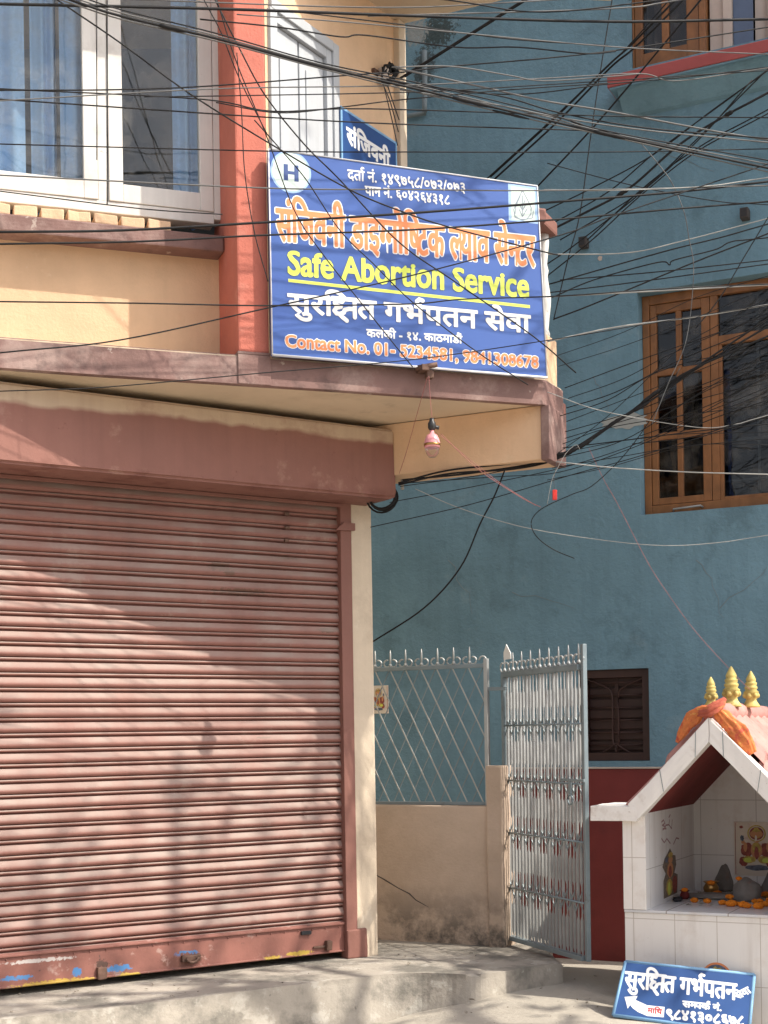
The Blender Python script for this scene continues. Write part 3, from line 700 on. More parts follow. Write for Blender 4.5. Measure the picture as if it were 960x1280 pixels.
ux0 = B.hx(784.5, 50); uz0 = B.hz(790, 86); uz1 = uz0 + 1.5
sx0, sx1, sz0, sz1 = B.hx(722, 890), B.hx(811.5, 890), B.hz(811, 951), B.hz(806, 835)
mb = MB(); mb.wall(bx0, bx1, -.1, 8.2, [(wx0, wx1, wz0, wz1), (ux0, wx1, uz0, uz1), (sx0, sx1, sz0, sz1)], 0, .25)
# finer front for a gently uneven plaster
bmesh.ops.remove_doubles(mb.bm, verts=mb.bm.verts[:], dist=.0005)
wl = part('wall', mb, M['blue'], blue)
mb = MB(); mb.box(bx0, bx1, .25, 4.0, 7.6, 8.2); mb.box(bx0, bx0 + .2, .25, 4, -.1, 7.6); mb.box(bx1 - .2, bx1, .25, 4, -.1, 7.6); mb.box(bx0 + .2, bx1 - .2, 3.8, 4, -.1, 7.6); part('shell', mb, M['blue'], blue)
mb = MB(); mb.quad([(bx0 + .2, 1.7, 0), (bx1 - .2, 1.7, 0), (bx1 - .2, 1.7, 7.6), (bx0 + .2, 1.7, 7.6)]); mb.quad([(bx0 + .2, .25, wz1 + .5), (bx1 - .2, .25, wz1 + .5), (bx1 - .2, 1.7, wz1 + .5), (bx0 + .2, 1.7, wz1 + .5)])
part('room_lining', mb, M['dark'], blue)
pz = B.hz(773, 961)
mb = MB(); mb.box(B.hx(626, 1000), bx1 + .004, -.022, -.001, -.1, pz, .003); mb.sub(2, .003, 3); part('plinth', mb, M['redplinth'], blue)
mb = MB(); mb.box(B.hx(626, 1000), bx1 + .004, -.03, -.001, pz + .001, pz + .012, .003); part('plinth_cap', mb, M['palecap'], blue)
# red ledge under the upper window
lx0 = B.hx(758.7, 95, -.2); lz1, lz0 = B.hz(758.7, 95, -.2), B.hz(759.6, 109.5, -.2)
mb = MB(); mb.box(lx0, bx1 + .004, -.2, -.001, lz0, lz1, .004); part('ledge', mb, M['redledge'], blue)
mb = MB(); mb.box(lx0 + .012, bx1 + .002, -.192, -.002, lz0 - .012, lz0 - .001); part('ledge_soffit', mb, M['blue'], blue)
mb = MB(); mb.prism([(-.17, lz0 - .013), (-.001, lz0 - .013), (-.001, lz0 - .13), (-.03, lz0 - .12), (-.15, lz0 - .02)], lx0 + .05, bx1, 'x'); part('ledge_haunch', mb, M['blue'], blue)

def bwin(x0, x1, z0, z1, name): return x0, x1, z0, z1
# hairline cracks in the plaster
CR = random.Random(8)
for u, v, n, du, dv in ((560, 700, 7, 9, 14), (640, 740, 6, 14, 5), (870, 700, 8, 6, 15), (742, 470, 6, 7, 13), (900, 760, 6, 12, -8), (620, 300, 7, 4, 16), (820, 180, 6, 15, 6)):
    q_ = []
    for k in range(n):
        x, z = B.hit(u, v); q_.append((x, -.0008, z)); u += du * CR.uniform(.3, 1.4) + CR.uniform(-5, 5); v += dv * CR.uniform(.4, 1.3) + CR.uniform(-4, 4)
    mb = MB(); mb.tube(q_, [.0016 * (1 - k / n) + .0008 for k in range(n)], 4); part('crack', mb, M['conduit'], blue)
# big casement window
hb = lambda u, v=500: B.hx(u, v, FY)
vb = lambda u, v: B.hz(u, v, FY)
c4 = lambda u, v: (680 + u / 3.368, 320 + v / 3.368)
m_ = MB(); fw = .045
zf0, zf1 = wz0 + .001, wz1 - .001
tz0 = vb(*c4(445, 1055)); tz1 = vb(*c4(430, 213))
mx0, mx1 = hb(c4(706, 0)[0]), hb(c4(738, 0)[0])
m_.box(wx0 + .001, wx0 + fw, FY - .02, FY + .09, zf0, zf1, .004); m_.box(wx1 - fw, wx1 - .001, FY - .02, FY + .09, zf0, zf1, .004)
m_.box(wx0 + fw, wx1 - fw, FY - .018, FY + .09, zf0, tz0, .004); m_.box(wx0 + fw, wx1 - fw, FY - .018, FY + .09, tz1, zf1, .004)
m_.box(mx0, mx1, FY - .015, FY + .09, tz0, tz1, .004)
big = part('casement_window', m_, M['wood'], blue)
sx_0, sx_1 = wx0 + fw + .003, mx0 - .003
g0, g1, g2, g3 = [hb(c4(q, 0)[0]) for q in (479, 560, 583, 668)]
zr = [vb(*c4(500, q)) for q in (1020, 775, 745, 505, 478)]; zr5 = vb(*c4(470, 246))
m_ = MB(); yb0, yb1 = FY - .012, FY + .03
m_.box(sx_0, g0, yb0, yb1, tz0 + .003, tz1 - .003, .004); m_.box(g3, sx_1, yb0, yb1, tz0 + .003, tz1 - .003, .004)
m_.box(g0, g3, yb0 + .001, yb1, tz0 + .003, zr[0], .004); m_.box(g0, g3, yb0 + .001, yb1, zr5, tz1 - .003, .004)
m_.box(g1, g2, yb0 + .003, yb1, zr[0], zr5, .004)
for a, b in ((zr[1], zr[2]), (zr[3], zr[4])):
    m_.box(g0, g1, yb0 + .004, yb1, a, b, .004); m_.box(g2, g3, yb0 + .004, yb1, a, b, .004)
sash_ = part('sash', m_, M['wood'], big)
m_ = MB(); m_.box(g0, g3, FY + .014, FY + .018, zr[0], zr5); part('pane', m_, M['glassdark'], big)
m_ = MB(); tr0, tr1 = vb(*c4(735, 376)), vb(*c4(735, 338))
m_.box(mx1, wx1 - fw, yb0, yb1, tr0, tr1, .004); m_.box(mx1, mx1 + .022, yb0 + .005, yb1, tz0, tr0, .003); m_.box(mx1 + .022, wx1 - fw, yb0 + .005, yb1, tz0, tz0 + .02, .003); part('transom', m_, M['wood'], big)
m_ = MB(); m_.box(mx1, wx1 - fw, FY + .014, FY + .018, tz0, tr0); m_.box(mx1, wx1 - fw, FY + .015, FY + .019, tr1, tz1); part('pane', m_, M['glassdark'], big)
m_ = MB()
for q in (.25, .5, .75):
    xx = mx1 + (wx1 - fw - mx1) * q; m_.box(xx - .008, xx + .008, FY + .06, FY + .07, tz0, tz1)
for q in range(5): zz = tz0 + (tz1 - tz0) * (q + .5) / 5; m_.box(mx1, wx1 - fw, FY + .072, FY + .08, zz - .007, zz + .007)
part('grille', m_, M['steeldark'], big)
m_ = MB(); hx_, hz_ = B.hit(*c4(590, 1072)); hz_ = (tz0 + zf0) / 2
m_.tube([(hx_ - .09, FY - .02, hz_ - .01), (hx_ - .085, FY - .05, hz_ - .004), (hx_ + .085, FY - .05, hz_ + .004), (hx_ + .09, FY - .02, hz_ - .002)], .006, 6); part('handle', m_, M['steel'], big)
# upper window
m_ = MB(); c3 = lambda u: B.hx(680 + u / 3.368, 40, FY)
m_.box(ux0 + .001, c3(382), FY - .02, FY + .09, uz0 + .001, uz1 - .001, .004); m_.box(c3(655), c3(682), FY - .02, FY + .09, uz0, uz1, .004); m_.box(wx1 - fw, wx1 - .001, FY - .02, FY + .09, uz0, uz1, .004)
m_.box(c3(382), wx1 - fw, FY - .018, FY + .09, uz0 + .001, uz0 + .02, .003); m_.box(c3(382), wx1 - fw, FY - .018, FY + .09, uz1 - .05, uz1 - .001, .004)
upw = part('casement_window', m_, M['wood'], blue)
m_ = MB(); zb = vb(680 + 500 / 3.368, 212 / 3.368)
m_.box(c3(384), c3(416), yb0, yb1, uz0 + .022, uz1 - .05, .004); m_.box(c3(602), c3(653), yb0, yb1, uz0 + .022, uz1 - .05, .004); m_.box(c3(497), c3(526), yb0 + .003, yb1, zb, uz1 - .05, .004)
m_.box(c3(416), c3(602), yb0 + .001, yb1, uz0 + .022, zb, .004)
part('sash', m_, M['wood'], upw)
m_ = MB(); m_.box(c3(416), c3(602), FY + .014, FY + .018, zb, uz1 - .05); part('pane', m_, M['glassdark'], upw)
m_ = MB(); m_.box(c3(690), c3(745), FY + .05, FY + .09, uz0, uz1, .003); m_.box(c3(748), c3(786), FY + .03, FY + .08, uz0, uz1, .003); part('inner_frame', m_, M['curtain2'], upw)
curtain(c3(400), c3(600), FY + .16, uz0, uz1, 4, .03, M['curtain2'], upw, 2)
m_ = MB(); m_.box(c3(788), c3(872), FY + .06, FY + .07, uz0, uz1); part('blue_panel', m_, plain('blue_grey_panel', (.10, .14, .22), .5), upw)
curtain(c3(874), wx1 - fw, FY + .1, uz0, uz1, 6, .025, M['curtain2'], upw, 9)
# small shuttered window with an iron grille
m_ = MB(); m_.frame_bars(sx0 + .001, sx1 - .001, sz0 + .001, sz1 - .001, .05, .03, .13); smw = part('small_window', m_, M['darkwood'], blue)
m_ = MB(); m_.box(sx0 + .05, sx1 - .05, .10, .12, sz0 + .05, sz1 - .05)
for q in range(7):
    zz = sz0 + .05 + (sz1 - sz0 - .1) * (q + .2) / 7; m_.box(sx0 + .05, sx1 - .05, .083, .101, zz, zz + .055, .006)
xm = (sx0 + sx1) / 2; m_.box(xm - .012, xm + .012, .078, .1, sz0 + .05, sz1 - .05, .003); part('shutter', m_, M['darkwood'], smw)
m_ = MB(); zt, zb_ = sz1 - .05, sz0 + .05
for q in range(6):
    zz = zb_ + (zt - zb_) * (q + .6) / 6; m_.tube([(sx0 + .05, .055, zz), (sx1 - .05, .055, zz)], .005, 5)
for sgn in (1, -1):
    m_.tube(spline([(xm, .05, zb_), (xm - sgn * .004, .05, zb_ + .04), (xm + sgn * .02, .05, zb_ + .08), (xm + sgn * .02, .05, zt - .12), (xm + sgn * .06, .05, zt - .06), (xm + sgn * .15, .05, zt - .02), (xm + sgn * .2, .05, zt)], 5), .006, 5)
    m_.tube(spline([(xm, .05, zb_ + .06), (xm + sgn * .04, .05, zb_ + .03), (xm + sgn * .09, .05, zb_)], 5), .006, 5)
part('grille', m_, M['darkwood'], smw)
# drain stubs, patch, conduit
for u, v in ((728, 302), (930, 266)):
    x, zz = B.hit(u, v, -.06); m_ = MB(); m_.box(x - .024, x + .024, -.07, .0, zz - .03, zz + .03, .004)
    st = part('drain_stub', m_, M['pipe'], blue)
    m_ = MB(); m_.box(x - .017, x + .017, -.0715, -.0702, zz - .023, zz + .023); part('bore_shade', m_, M['dark'], st)  # dark plate on the solid end stands in for the shaded hollow
def blob(name, u, v, ru, rv, m__, seed):
    x, zz = B.hit(u, v); n = 40; m_ = MB(); k = 9.0 / FPX
    m_.quad([(x + ru * k * math.cos(6.283 * i / n) * (1 + .5 * mnoise.noise((seed, math.cos(6.283 * i / n) * 2, math.sin(6.283 * i / n) * 2))), -.003, zz + rv * k * math.sin(6.283 * i / n) * (1 + .5 * mnoise.noise((seed + 5, math.cos(6.283 * i / n) * 2, math.sin(6.283 * i / n) * 2)))) for i in range(n)])
    return part(name, m_, m__, blue)
blob('bare_patch', 782, 527, 27, 9, mat('bare_cement', (.32, .34, .33), .9, .15, 8), 1)
blob('bare_patch', 750, 323, 3, 3, M['palecap'], 2)
m_ = MB(); P_ = [B.hit(533, 66), B.hit(533, 142), B.hit(512, 147), B.hit(480, 151)]
m_.tube(spline([(P_[0][0], -.03, P_[0][1]), (P_[0][0], -.03, (P_[0][1] + P_[1][1]) / 2), (P_[1][0], -.03, P_[1][1])], 4), .018, 8); m_.tube([(P_[1][0], -.03, P_[1][1] + .03), (P_[1][0] + .005, -.03, P_[1][1] - .01), (P_[2][0], -.028, P_[2][1]), (P_[3][0], -.028, P_[3][1])], .016, 8)
part('conduit', m_, M['conduit'], blue)

# ================================================================== FENCE, LOW WALL, GATE PIER
lw = root('boundary_wall', 'low stained plaster wall under the diamond lattice fence', 'wall', FN, (FN.hx(535, 1178), 0, STEP))
fx0, fx1 = FN.hx(440, 1100), FN.hx(610.5, 1090); fz = FN.hz(537, 1007)
mb = MB(); mb.box(fx0, fx1, 0, .13, STEP - .03, fz, .008); mb.sub(4, .006, 3); part('wall_panel', mb, M['lowwall'], lw)
mb = MB(); pts_ = [FN.hit(*p) for p in ((467, 1092), (480, 1099), (498, 1110), (512, 1117), (520, 1125), (536, 1134))]
mb.tube([(x, -.0015, z_) for x, z_ in pts_], [.002, .004, .003, .004, .003, .001], 4); part('crack', mb, M['pipe'], lw)
pier = root('gate_pier', 'narrow buff concrete gate pier between lattice fence and open gate', 'pier', FN, (FN.hx(621, 1178), 0, STEP))
px0, px1 = FN.hx(611, 1070), FN.hx(632, 1070); pz1 = FN.hz(620, 957)
mb = MB(); mb.box(px0, px1, -.03, .14, STEP - .03, pz1, .012); mb.sub(3, .008, 5); part('shaft', mb, M['lowwall'], pier)
fen = root('lattice_fence', 'grey steel diamond lattice fence with scrolled spear tips on low wall', 'fence', FN, (FN.hx(535, 1007), .06, fz))
FYY = .06; lz0_, lz1_ = fz + .012, FN.hz(535, 837, FYY); fl, frr = FN.hx(452, 900, FYY), FN.hx(606.5, 900, FYY)
mb = MB(); mb.box(fl, frr, FYY - .014, FYY + .014, lz1_, lz1_ + .022, .002); mb.box(fl, frr, FYY - .014, FYY + .014, fz + .002, fz + .02, .002); mb.box(fl - .02, fl, FYY - .014, FYY + .014, fz + .002, lz1_ + .02, .002)
part('frame', mb, M['steeldark'], fen)
mb = MB(); mb.box(frr, frr + .022, FYY - .016, FYY + .016, fz + .001, lz1_ + .05, .002); part('post', mb, M['steel'], fen)
dxp = 19.7 * 8.0 / FPX / .895; slope = 2.25
H_ = lz1_ - lz0_; wd = H_ / slope / .9
for lay, yy in ((1, FYY - .008), (-1, FYY + .004)):
    k = -30; mb = MB()
    while k < 40:
        xs0 = fl + k * dxp; xa, za, xb2, zb2 = (xs0, lz1_, xs0 + wd, lz0_) if lay > 0 else (xs0 + wd, lz1_, xs0, lz0_)
        def clipx(xa, za, xb, zb, lo, hi):
            if xa > xb: xa, za, xb, zb = xb, zb, xa, za
            if xb <= lo or xa >= hi: return None
            if xa < lo: za += (zb - za) * (lo - xa) / (xb - xa); xa = lo
            if xb > hi: zb = za + (zb - za) * (hi - xa) / (xb - xa); xb = hi
            return xa, za, xb, zb
        r_ = clipx(xa, za, xb2, zb2, fl, frr)
        if r_ and abs(r_[2] - r_[0]) > .01:
            xa, za, xb2, zb2 = r_; t = Vector((xb2 - xa, 0, zb2 - za)).normalized(); n_ = Vector((-t.z, 0, t.x)) * (.0034 if lay > 0 else .0024)
            a, b = Vector((xa, yy, za)), Vector((xb2, yy, zb2)); d = Vector((0, .005, 0))
            mb.hexa([a - n_, a + n_, a + n_ + d, a - n_ + d, b - n_, b + n_, b + n_ + d, b - n_ + d])
        k += 1
    part('lattice', mb, M['steel' if lay > 0 else 'steeldark'], fen)  # sunlit bar direction painted in lighter steel, unlit direction in darker
def finial(x, y, z, par, h, r, m__, tw=1.0):
    m_ = MB(); m_.tube([(x, y, z - .002), (x, y, z + h * .75), (x, y, z + h)], [.006, .005, .002], 6)
    for sgn in (1, -1):
        c = (x + sgn * r * tw, y, z + r * 1.0); m_.tube(arc(c, r, 180 if sgn > 0 else 0, (180 + 285) if sgn > 0 else -285, 12), .0052, 6)
    m_.lathe([(.003, 0), (.010, .004), (.010, .016), (.003, .02)], (x, y, z + .001), 8)
    return part('finial', m_, m__, par)
ft = lz1_ + .022
for u in (469, 488, 507, 527, 547, 567, 587): finial(FN.hx(u, 830, FYY), FYY, ft, fen, .10, .021, M['steel'])
m_ = MB(); m_.tube(arc((frr - .01, FYY, ft + .021), .021, 180, -90, 12), .0052, 6); part('end_scroll', m_, M['steel'], fen)
brz = FN.hz(619, 861, FYY)
m_ = MB(); m_.box(frr + .022, FN.hx(633, 861, FYY), FYY - .008, FYY + .008, brz - .01, brz + .01, .002); part('tie_bar', m_, M['steeldark'], fen)

# ================================================================== OPEN GATE
gate = root('collapsible_gate', 'silver collapsible steel gate of pointed channels standing open beside red plinth', 'gate', G, (0, 0, (_g0.z + _g1.z) / 2))
gz0 = (_g0.z + _g1.z) / 2; gz1 = G.hz(632, 840)
L_ = _gl
mb = MB(); mb.box(L_ - .026, L_, -.006, .018, gz0, gz1 + .10, .003); part('stile', mb, M['steeldark'], gate)
mb = MB(); mb.box(0, .026, -.02, .02, gz0, gz1, .003); part('stile', mb, M['steeldark'], gate)
mb = MB(); mb.box(.026, L_ - .034, -.022, .02, gz1 - .03, gz1, .003); part('top_bar', mb, M['steeldark'], gate)
mb = MB(); mb.box(.026, L_ - .034, -.022, .02, gz0, gz0 + .025, .003); part('bottom_bar', mb, M['steeldark'], gate)
rods = []
for v in (907, 975, 1040, 1108): rods.append(G.hz(634, v))
zz_ = sorted([gz0 + .025, *rods, gz1 - .03])
NC = 22; pit = (L_ - .06) / NC
for k in range(NC):
    x = .026 + pit * (k + .5); m_ = MB(); dp = .0180
    m_.box(x - .003, x + .003, -.003, .003, zz_[0], zz_[-1])
    for i in range(len(zz_) - 1):
        a, b = zz_[i], zz_[i + 1]; pb, pt = (k % 2 == 1), ((k // 2 + i) % 2 == 0)
        lo, hi = a + (.07 if pb else .004) * (i > 0), b - (.066 if pt else .004); y0, y1, ym = -dp / 2, dp / 2, 0.0; tp = .03
        q = [(y0, lo + tp * pb)] + ([(ym, lo)] if pb else []) + [(y1, lo + tp * pb), (y1, hi - tp * pt)] + ([(ym, hi)] if pt else []) + [(y0, hi - tp * pt)]
        m_.prism(q, x - .0045, x - .0015, 'x')
    part('channel', m_, M['steel'], gate)
for zq in rods:
    m_ = MB(); m_.tube([(.02, -.012, zq), (L_ - .02, -.012, zq)], .0055, 6)
    for k in range(NC // 2):
        x = .026 + pit * (2 * k + 1)
        for sgn in (1, -1):
            a, b = Vector((x - pit * .9, -.004 - .006 * (sgn > 0), zq - sgn * .05)), Vector((x + pit * .9, -.004 - .006 * (sgn > 0), zq + sgn * .05)); n_ = Vector((0.0, 0, .008)); d = Vector((0, .003, 0))
            m_.hexa([a - n_, a + n_, a + n_ + d, a - n_ + d, b - n_, b + n_, b + n_ + d, b - n_ + d])
    part('scissor_rod', m_, M['steeldark'], gate)
for k in range(9): finial(.012 + (L_ - .045) * k / 8.2, 0, gz1, gate, .105, .026, M['steel'])
m_ = MB(); m_.prism([(.01, gz1 + .07), (.10, gz1 + .07), (.10, gz1 + .10), (.045, gz1 + .155), (.01, gz1 + .11)], -.004, .0, 'y'); part('leaf_plate', m_, M['white'], gate)
m_ = MB(); zq = G.hz(722, 975); m_.box(L_ - .20, L_ + .05, -.04, -.03, zq - .007, zq + .007, .002); m_.tube(arc((L_ - .1, -.036, zq - .10), .025, 0, 360, 12), .006, 6); m_.box(L_ - .11, L_ - .09, -.04, -.03, zq - .08, zq, .002); part('latch', m_, M['steeldark'], gate)

# ================================================================== THE SHRINE
shr = root('roadside_shrine', 'small white tiled roadside shrine with pitched red roof, yellow finials and deep niche', 'shrine', S, (.5, 0, gz(1.8, 7)))
c0, c1 = S.hx(780, 1090), S.hx(807.5, 1080); ax = S.hx(886, 897, -.05); cR0, cR1 = 2 * ax - c1, 2 * ax - c0
zf = S.hz(809, 1138); ct = S.hz(785, 1020)
DEP, WB = 1.12, .93                                                     # outer depth, niche depth
gg = .02
mb = MB(); mb.box(c0, cR1, 0, DEP, gg, zf - .012, .004); part('base', mb, M['tile'], shr)
mb = MB(); mb.box(c0 - .0, cR1, -.008, WB, zf - .0118, zf + .002, .003); part('niche_floor', mb, M['tilefloor'], shr)
oa = (S.hx(886, 897, -.05), S.hz(886, 897, -.05)); ia_z = S.hz(884.6, 928, -.05)
ol = S.hit(785, 1005, -.05); il = S.hit(797, 1025, -.05)
sl_ = (oa[1] - ol[1]) / (oa[0] - ol[0])
zin = lambda x: ia_z - abs(x - ax) * (ia_z - il[1]) / (ax - il[0])
zout = lambda x: oa[1] - abs(x - ax) * sl_
mb = MB(); mb.prism([(c0, zf + .002), (c1, zf + .002), (c1, zin(c1) + .01), (c0, min(ct, zin(c0) + .02))], .001, DEP - .1, 'y'); part('side_wall', mb, M['tilein'], shr)
mb = MB(); mb.prism([(cR0, zf + .002), (cR1, zf + .002), (cR1, min(ct, zin(cR1) + .02)), (cR0, zin(cR0) + .01)], .001, DEP - .1, 'y'); part('side_wall', mb, M['tilein'], shr)
for a, b in ((c0, c1), (cR0, cR1)):
    mb = MB(); mb.box(a - .001, b + .0015, -.012, .0, zf + .003, ct, .003); part('front_pilaster', mb, M['tile'], shr)
mb = MB(); mb.prism([(c1, zf + .002), (cR0, zf + .002), (cR0, zin(cR0) + .01), (ax, ia_z + .01), (c1, zin(c1) + .01)], WB, WB + .04, 'y'); part('back_wall', mb, M['tilein'], shr)
cx0 = S.hx(738, 1015, -.05); cz0, cz1 = S.hz(738, 1026, -.05), S.hz(738, 1007, -.05)
for sg in (-1, 1):
    q = lambda x: ax - sg * (ax - x) if sg < 0 else 2 * ax - x
    mir = (lambda x: x) if sg < 0 else (lambda x: 2 * ax - x)
    mb = MB(); P_ = [(mir(ax - .0008), oa[1]), (mir(ol[0]), ol[1]), (mir(il[0]), il[1]), (mir(ax - .0008), ia_z)]
    mb.prism(P_, -.055, .03, 'y', .004); mb.sub(3, .004, 22); tr_ = part('gable_trim', mb, M['trim'], shr)
    for t in (.16, .6):
        a_, b_ = Vector((oa[0] + (ol[0] - oa[0]) * t, oa[1] + (ol[1] - oa[1]) * t)), Vector((ax + (il[0] - ax) * (t + .03), ia_z + (il[1] - ia_z) * (t + .03)))
        mb = MB(); d_ = Vector((.0012, .0012)); mb.quad([(mir(a_.x), -.0592, a_.y), (mir(a_.x) + .003, -.0592, a_.y + .002), (mir(b_.x) + .003, -.0592, b_.y + .002), (mir(b_.x), -.0592, b_.y)]); part('mortar_joint', mb, M['conduit'], tr_)
    mb = MB(); mb.box(*sorted((mir(cx0), mir(il[0] - .002))), -.054, .32, cz0, cz1 - .001, .005); mb.sub(3, .004, 20); part('cornice', mb, M['trim'], shr)
    # roof board with dark red underside and a corrugated clay cover in two courses
    xe = ol[0] - .03
    mb = MB(); mb.prism([(mir(ax), ia_z + .004), (mir(xe), zin(xe) + .004), (mir(xe), zout(xe) - .012), (mir(ax), oa[1] - .012)], .031, DEP + .08, 'y'); part('roof_board', mb, M['roofunder'], shr)
    run = math.hypot(ax - xe, oa[1] - zout(xe)); nx_, ny_ = 10, 90
    for course, (t0, t1, lift) in enumerate(((0.0, .55, .035), (.5, 1.04, .014))):
        mb = MB(); g_ = []
        for i in range(nx_ + 1):
            t = t0 + (t1 - t0) * i / nx_; row = []
            for j in range(ny_ + 1):
                y = .031 + (DEP + .05) * j / ny_; ph = j / ny_ * 8
                bump_ = abs(math.sin(math.pi * ph)) ** .8 * .05 * (.75 + .25 * i / nx_)
                x = ax - (ax - xe) * t; zz = zout(x) + lift + bump_ - .012 + .004 * mnoise.noise((x * 9, y * 9, course))
                row.append(mb.bm.verts.new((mir(x), y, zz)))
            g_.append(row)
        for i in range(nx_):
            for j in range(ny_): mb._f([g_[i][j], g_[i + 1][j], g_[i + 1][j + 1], g_[i][j + 1]], True)
        for j in range(ny_):
            a, b = g_[-1][j], g_[-1][j + 1]; mb._f([a, b, mb.bm.verts.new(b.co + Vector((0, 0, -.03))), mb.bm.verts.new(a.co + Vector((0, 0, -.03)))])
        part('roof_tiles', mb, M['rooftile'], shr)
mb = MB(); mb.tube([(ax, .02, oa[1] + .02), (ax, .5, oa[1] + .03), (ax, DEP + .08, oa[1] + .02)], .05, 10); part('ridge_cap', mb, M['rooftile'], shr)
fp = [(.050, 0), (.048, .01), (.034, .03), (.028, .045), (.034, .055), (.034, .075), (.044, .085), (.03, .098), (.036, .105), (.036, .115), (.029, .12), (.033, .13), (.033, .138), (.025, .143), (.028, .153), (.027, .16), (.017, .18), (.006, .2), (.0015, .205)]
fin0 = None
for u, y, sc in ((889, .16, .72), (914.5, .36, 1.0), (939, .62, .92)):
    x = S.hx(u, 880, y); m_ = MB(); zb0 = oa[1] + .055
    if True:
        m_.lathe([(r * sc, z * sc) for r, z in fp], (x, y, zb0), 16)
        for k in range(6):
            a = k * math.pi / 3 + .4; cc = (x + .034 * sc * math.cos(a), y + .034 * sc * math.sin(a), zb0 + .05 * sc)
            m_.lathe([(.002, 0), (.012 * sc, .006 * sc), (.0145 * sc, .016 * sc), (.011 * sc, .027 * sc), (.002, .033 * sc)], cc, 8)
        part('finial', m_, M['gold'], shr)
# printed deity tiles
def poster(nm, lab, fr, x0, x1, z0, z1, y, m__, g=None):
    m__ = M['print_paper']
    r_ = root(nm, lab, 'picture', fr, ((x0 + x1) / 2, y, z0), g); m_ = MB(); m_.box(x0, x1, y - .006, y - .001, z0, z1, .001); part('panel', m_, m__, r_); m_ = MB(); m_.frame_bars(x0 + .006, x1 - .006, z0 + .006, z1 - .006, .003, y - .0066, y - .0058, 0); part('print_border', m_, M['print_red'], r_); return r_
def disc(par, nm, m__, cx_, cz_, rx, rz, y, n=28, lump=0.0, seed=0):
    m_ = MB(); m_.quad([(cx_ + rx * math.cos(2 * math.pi * i / n) * (1 + lump * mnoise.noise((seed, math.cos(2 * math.pi * i / n) * 2, math.sin(2 * math.pi * i / n) * 2))), y, cz_ + rz * math.sin(2 * math.pi * i / n) * (1 + lump * mnoise.noise((seed + 3, math.cos(2 * math.pi * i / n) * 2, math.sin(2 * math.pi * i / n) * 2)))) for i in range(n)])
    return part(nm, m_, m__, par)
def seated(par, x0, z0, w_, h_, y):
    """a many-armed seated elephant-headed figure with a round halo, printed flat"""
    X_ = lambda a: x0 + a * w_; Z_ = lambda b: z0 + b * h_; k = [0]
    def d(nm, m__, a, b, ra, rb, lump=.12):
        k[0] += 1; disc(par, nm, M[m__] if isinstance(m__, str) else m__, X_(a), Z_(b), ra * w_, rb * h_, y - .0008 - .0003 * k[0], 26, lump, k[0])
    d('print_lotus', 'print_blue', .5, .09, .30, .06, .3); d('print_halo', 'print_gold', .5, .80, .245, .175, 0); d('print_halo', 'print_cream', .5, .80, .205, .15, 0); d('print_halo', 'print_red', .5, .80, .19, .135, 0); d('print_halo', 'print_gold', .5, .80, .14, .10, .1)
    for sg in (-1, 1):
        d('print_robe', 'print_red', .5 + sg * .25, .46, .17, .15, .35); d('print_arm', 'skin1', .5 + sg * .30, .52, .05, .10, .2); d('print_hand', 'skin1', .5 + sg * .36, .62, .045, .04); d('print_emblem', 'print_blue', .5 + sg * .38, .70, .05, .06, .4)
        d('print_robe', 'print_red', .5 + sg * .34, .22, .12, .10, .4); d('print_leg', 'print_gold', .5 + sg * .20, .26, .17, .075, .2); d('print_knee', 'lime', .5 + sg * .24, .25, .10, .05, .2); d('print_ear', 'skin1', .5 + sg * .11, .79, .06, .055, .2); d('print_flower', 'print_red', .5 + sg * .40, .93, .05, .03, .4)
    d('print_body', 'skin1', .5, .46, .15, .17); d('print_garland', 'print_gold', .5, .50, .11, .12, .3); d('print_sash', 'print_red', .5, .40, .06, .13, .3); d('print_head', 'skin1', .5, .79, .09, .075); d('print_crown', 'print_gold', .5, .88, .07, .05, .2); d('print_trunk', 'print_cream', .49, .69, .028, .075, .25); d('print_trunk', 'skin1', .52, .63, .045, .02)
gx0, gx1 = S.hx(918, 1060, WB), S.hx(975, 1060, WB); gz0_, gz1_ = S.hz(920, 1094, WB), S.hz(920, 1027, WB)
po = poster('deity_tile', 'printed tile of a haloed elephant headed deity on the back wall of niche', S, gx0, gx1, gz0_, gz1_, WB, M['white'])
seated(po, gx0 + .02, gz0_ + .02, gx1 - gx0 - .04, gz1_ - gz0_ - .03, WB - .006)
# die-cut sticker on the inner left wall: local frame on that wall
SW = Frame(S.world(c1, 0, 0)[:2], (-S.n[0], -S.n[1]))
sx = [SW.hx(u, 1090) for u in (829, 846)]; szz = SW.hz(831, 1123), SW.hz(838, 1060)
st = root('deity_sticker', 'narrow cut-out deity sticker on the left inner wall of the shrine', 'sticker', SW, ((sx[0] + sx[1]) / 2, 0, szz[0]))
def sil(nm, m__, a, b, ra, rb, k, lump=.15):
    return disc(st, nm, M[m__], sx[0] + (sx[1] - sx[0]) * a, szz[0] + (szz[1] - szz[0]) * b, ra * (sx[1] - sx[0]), rb * (szz[1] - szz[0]), -.0015 - k * .0004, 26, lump, k + 2)
m_ = MB(); W_, H0 = sx[1] - sx[0], szz[1] - szz[0]
m_.quad([(sx[0] + a * W_, -.001, szz[0] + b * H0) for a, b in ((.0, .0), (1.0, .02), (1.05, .40), (.8, .46), (.95, .62), (.9, .82), (.72, .84), (.5, 1.0), (.3, .9), (.1, .82), (-.06, .66), (.16, .5), (.0, .36))]); part('print_outline', m_, mat('print_bronze', (.22, .17, .13), .6, .5, 60, 0), st)
